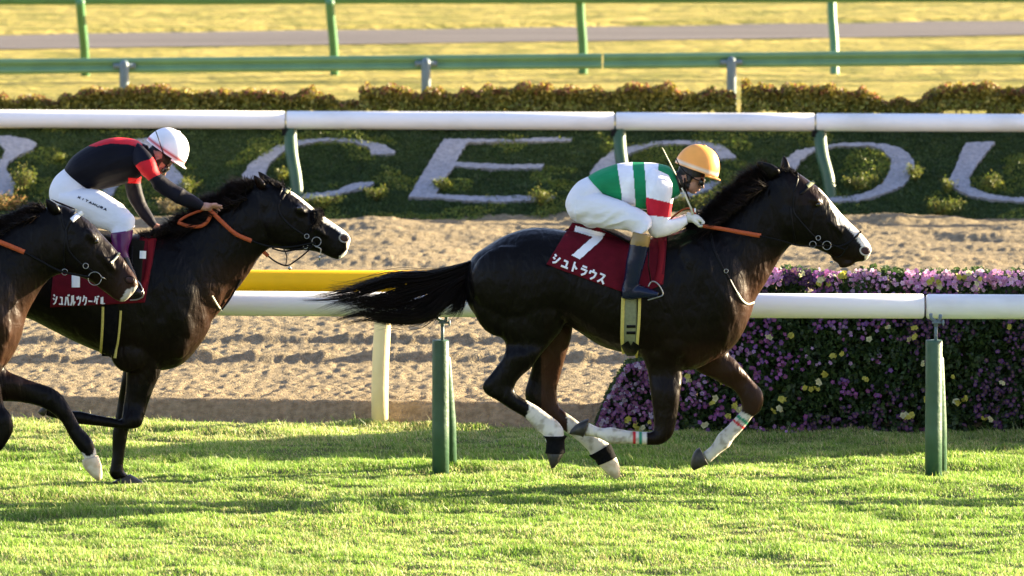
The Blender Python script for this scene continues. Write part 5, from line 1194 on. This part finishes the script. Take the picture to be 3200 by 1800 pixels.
for S in (arm2, arm2f, th2, mirror(th2), bt2, mirror(bt2), ft2, mirror(ft2)): mb.loft(slim(S, .8), RY, 12)
# bare hands: fingers spread along the neck / gripping the mane
def openhand(mb, w_, k_, tips, r_=.009, yo=0):
    for (x, y, dy_) in tips:
        mb.tube([P(w_[0], w_[1], RY + yo), P(k_[0], k_[1], RY + yo + dy_ * .6), P((k_[0] + x) / 2, (k_[1] + y) / 2 - 2, RY + yo + dy_), P(x, y, RY + yo + dy_)], [.016, .0125, r_, r_ * .8], 10)
mb.tube([P(628, 645, RY - .155), P(645, 646, RY - .15), P(662, 648, RY - .15)], [.024, .027, .024], 12)
openhand(mb, (645, 646), (668, 645), [(694, 644, -.03), (696, 651, -.008), (688, 660, .014), (678, 668, .03)], yo=-.15)
mb.tube([P(650, 650, RY - .17), P(662, 640, RY - .185), P(680, 638, RY - .18)], [.014, .012, .009], 10)
mb.tube([P(484, 708, RY + .13), P(497, 716, RY + .11), P(508, 722, RY + .10)], [.024, .027, .025], 12)
openhand(mb, (495, 715), (514, 722), [(532, 716, .02), (532, 726, .0), (526, 734, -.02), (516, 738, -.035)], yo=.10)
mb.tube([P(498, 712, RY + .08), P(510, 706, RY + .07), P(522, 708, RY + .06)], [.014, .012, .009], 10)
hc, hf, hu = head1(mb, 497, 496, -48, RY, .92)
me = fuse(mb, 'body', .0042, 2, .4); V = verts(me); px, py = proj(V); c = np.tile(SKIN * .95, (len(V), 1))
c = blend(c, inpoly(px, py, [(440,440),(520,440),(545,500),(520,518),(505,506),(496,520),(488,540),(455,505)]) & ~inpoly(px, py, [(479,470),(505,474),(508,494),(488,500)]), DARK)
setcol(me, c); newobj('body', me, M['skin'], R2)
mb = MB(); mb.loft(tor2, RY, 28, 2.2); me = fuse(mb, 'silks', .006, 2, .4); V = verts(me); px, py = proj(V)
BK, RD = np.array((.0035, .0035, .007)), np.array((.55, .014, .022))
line = np.interp(px, [270, 300, 345, 400, 430, 450, 470], [455, 459, 449, 452, 462, 478, 500])
c = np.tile(BK, (len(V), 1)); c[(py < line) & (px > 268)] = RD; c[(px > 400) & (py > 555)] = RD; c[(px > 466) & (py > 478)] = RD
setcol(me, c); folds(me, .0035, 9, 20, 13); newobj('silks', me, M['silk'], R2)
mb = MB(); mb.loft(arm2, RY, 22, 2.2); me = fuse(mb, 'sleeve', .0045, 2, .4); V = verts(me); px, py = proj(V); c = np.tile(BK * 1.6, (len(V), 1))
c[inpoly(px, py, [(418,522),(440,506),(470,498),(480,488),(505,530),(498,545),(476,556),(462,566),(445,556),(430,540)])] = RD; setcol(me, c); folds(me, .004, 14, 60, 19); newobj('sleeve', me, M['silk'], R2)
mb = MB(); mb.loft(arm2f, RY, 22, 2.2); me = fuse(mb, 'sleeve', .0045, 2, .4); V = verts(me); px, py = proj(V); c = np.tile(BK * 1.6, (len(V), 1)); c[py < 572] = RD; setcol(me, c); folds(me, .004, 14, 60, 19); newobj('sleeve', me, M['silk'], R2)
mb = MB(); mb.loft(pel2, RY, 26, 2.2); mb.loft(th2, RY, 22, 2.2); mb.loft(mirror(th2), RY, 22, 2.2)
me = fuse(mb, 'breeches', .006, 3, .5); px, py = proj(verts(me)); folds(me, .008, 13, 40, 25, .15 + soft(px, 340, 400)); br2 = newobj('breeches', me, M['breeches'], R2)
write('KITAMURA', (246,613), (7.5,3.4), (-3.0,6.0), (11.6,5.2), 2.3, bvh(me), br2, M['blackink'], .003)
for S, S2 in ((bt2, ft2), (mirror(bt2), mirror(ft2))):
    mb = MB(); mb.loft(S, RY, 20, 2.2); mb.loft(S2, RY, 18, 2.2); me = fuse(mb, 'boot', .005, 3, .4); V = verts(me); px, py = proj(V); c = np.tile(np.array((.005, .005, .008)), (len(V), 1))
    c[py < 805] = (.085, .012, .075); setcol(me, c); newobj('boot', me, M['boot'], R2)
def hc2(h, a):
    c = np.tile(np.array((.80, .80, .83)), (len(h), 1)); c[(h > .10) & (h < .20)] = (.48, .03, .035); return c
helmet((458,437), (574,516), 77, .098, RY, R2, hc2, 14)
g = MB(); rs = []
for (da, uu, w_) in ((64, -8, .074), (88, -14, .060), (98, -18, .035), (102, -20, .004)):
    o = hc + hf * da * .00092 + hu * (uu - 4) * .00092
    rs.append([o + YV * (math.sin(6.2832 * k / 20) * w_) + hu * (math.cos(6.2832 * k / 20) * .028) for k in range(20)])
g.rings(rs).build('goggles', M['lens'], R2)
g = MB(); g.tube([P(486, 408, RY - .09), P(496, 435, RY - .107), P(506, 468, RY - .103), P(520, 498, RY - .082)], [.006] * 4, 8, flat=.5); g.build('goggle_strap', M['black'], R2)
g = MB(); g.loft([(446,448,462,512,.085),(462,455,476,508,.07)], RY, 20); me = g.mesh('collar'); setcol(me, np.tile(BK, (len(me.vertices), 1))); newobj('collar', me, M['silk'], R2)
for s in (-1, 1):
    y = RY + s * .335
    MB().tube([P(414, 770, y), P(412, 830, y), P(418, 880, y)], [.010] * 3, 8, flat=.4).build('stirrup_leather', M['black'], H2)
    MB().tube(crp([P(412, 884, y), P(425, 876, y), P(438, 888, y), P(446, 908, y), P(447, 926, y), P(428, 936, y), P(406, 938, y)], 5), .0048, 8).build('stirrup', M['silver'], H2)
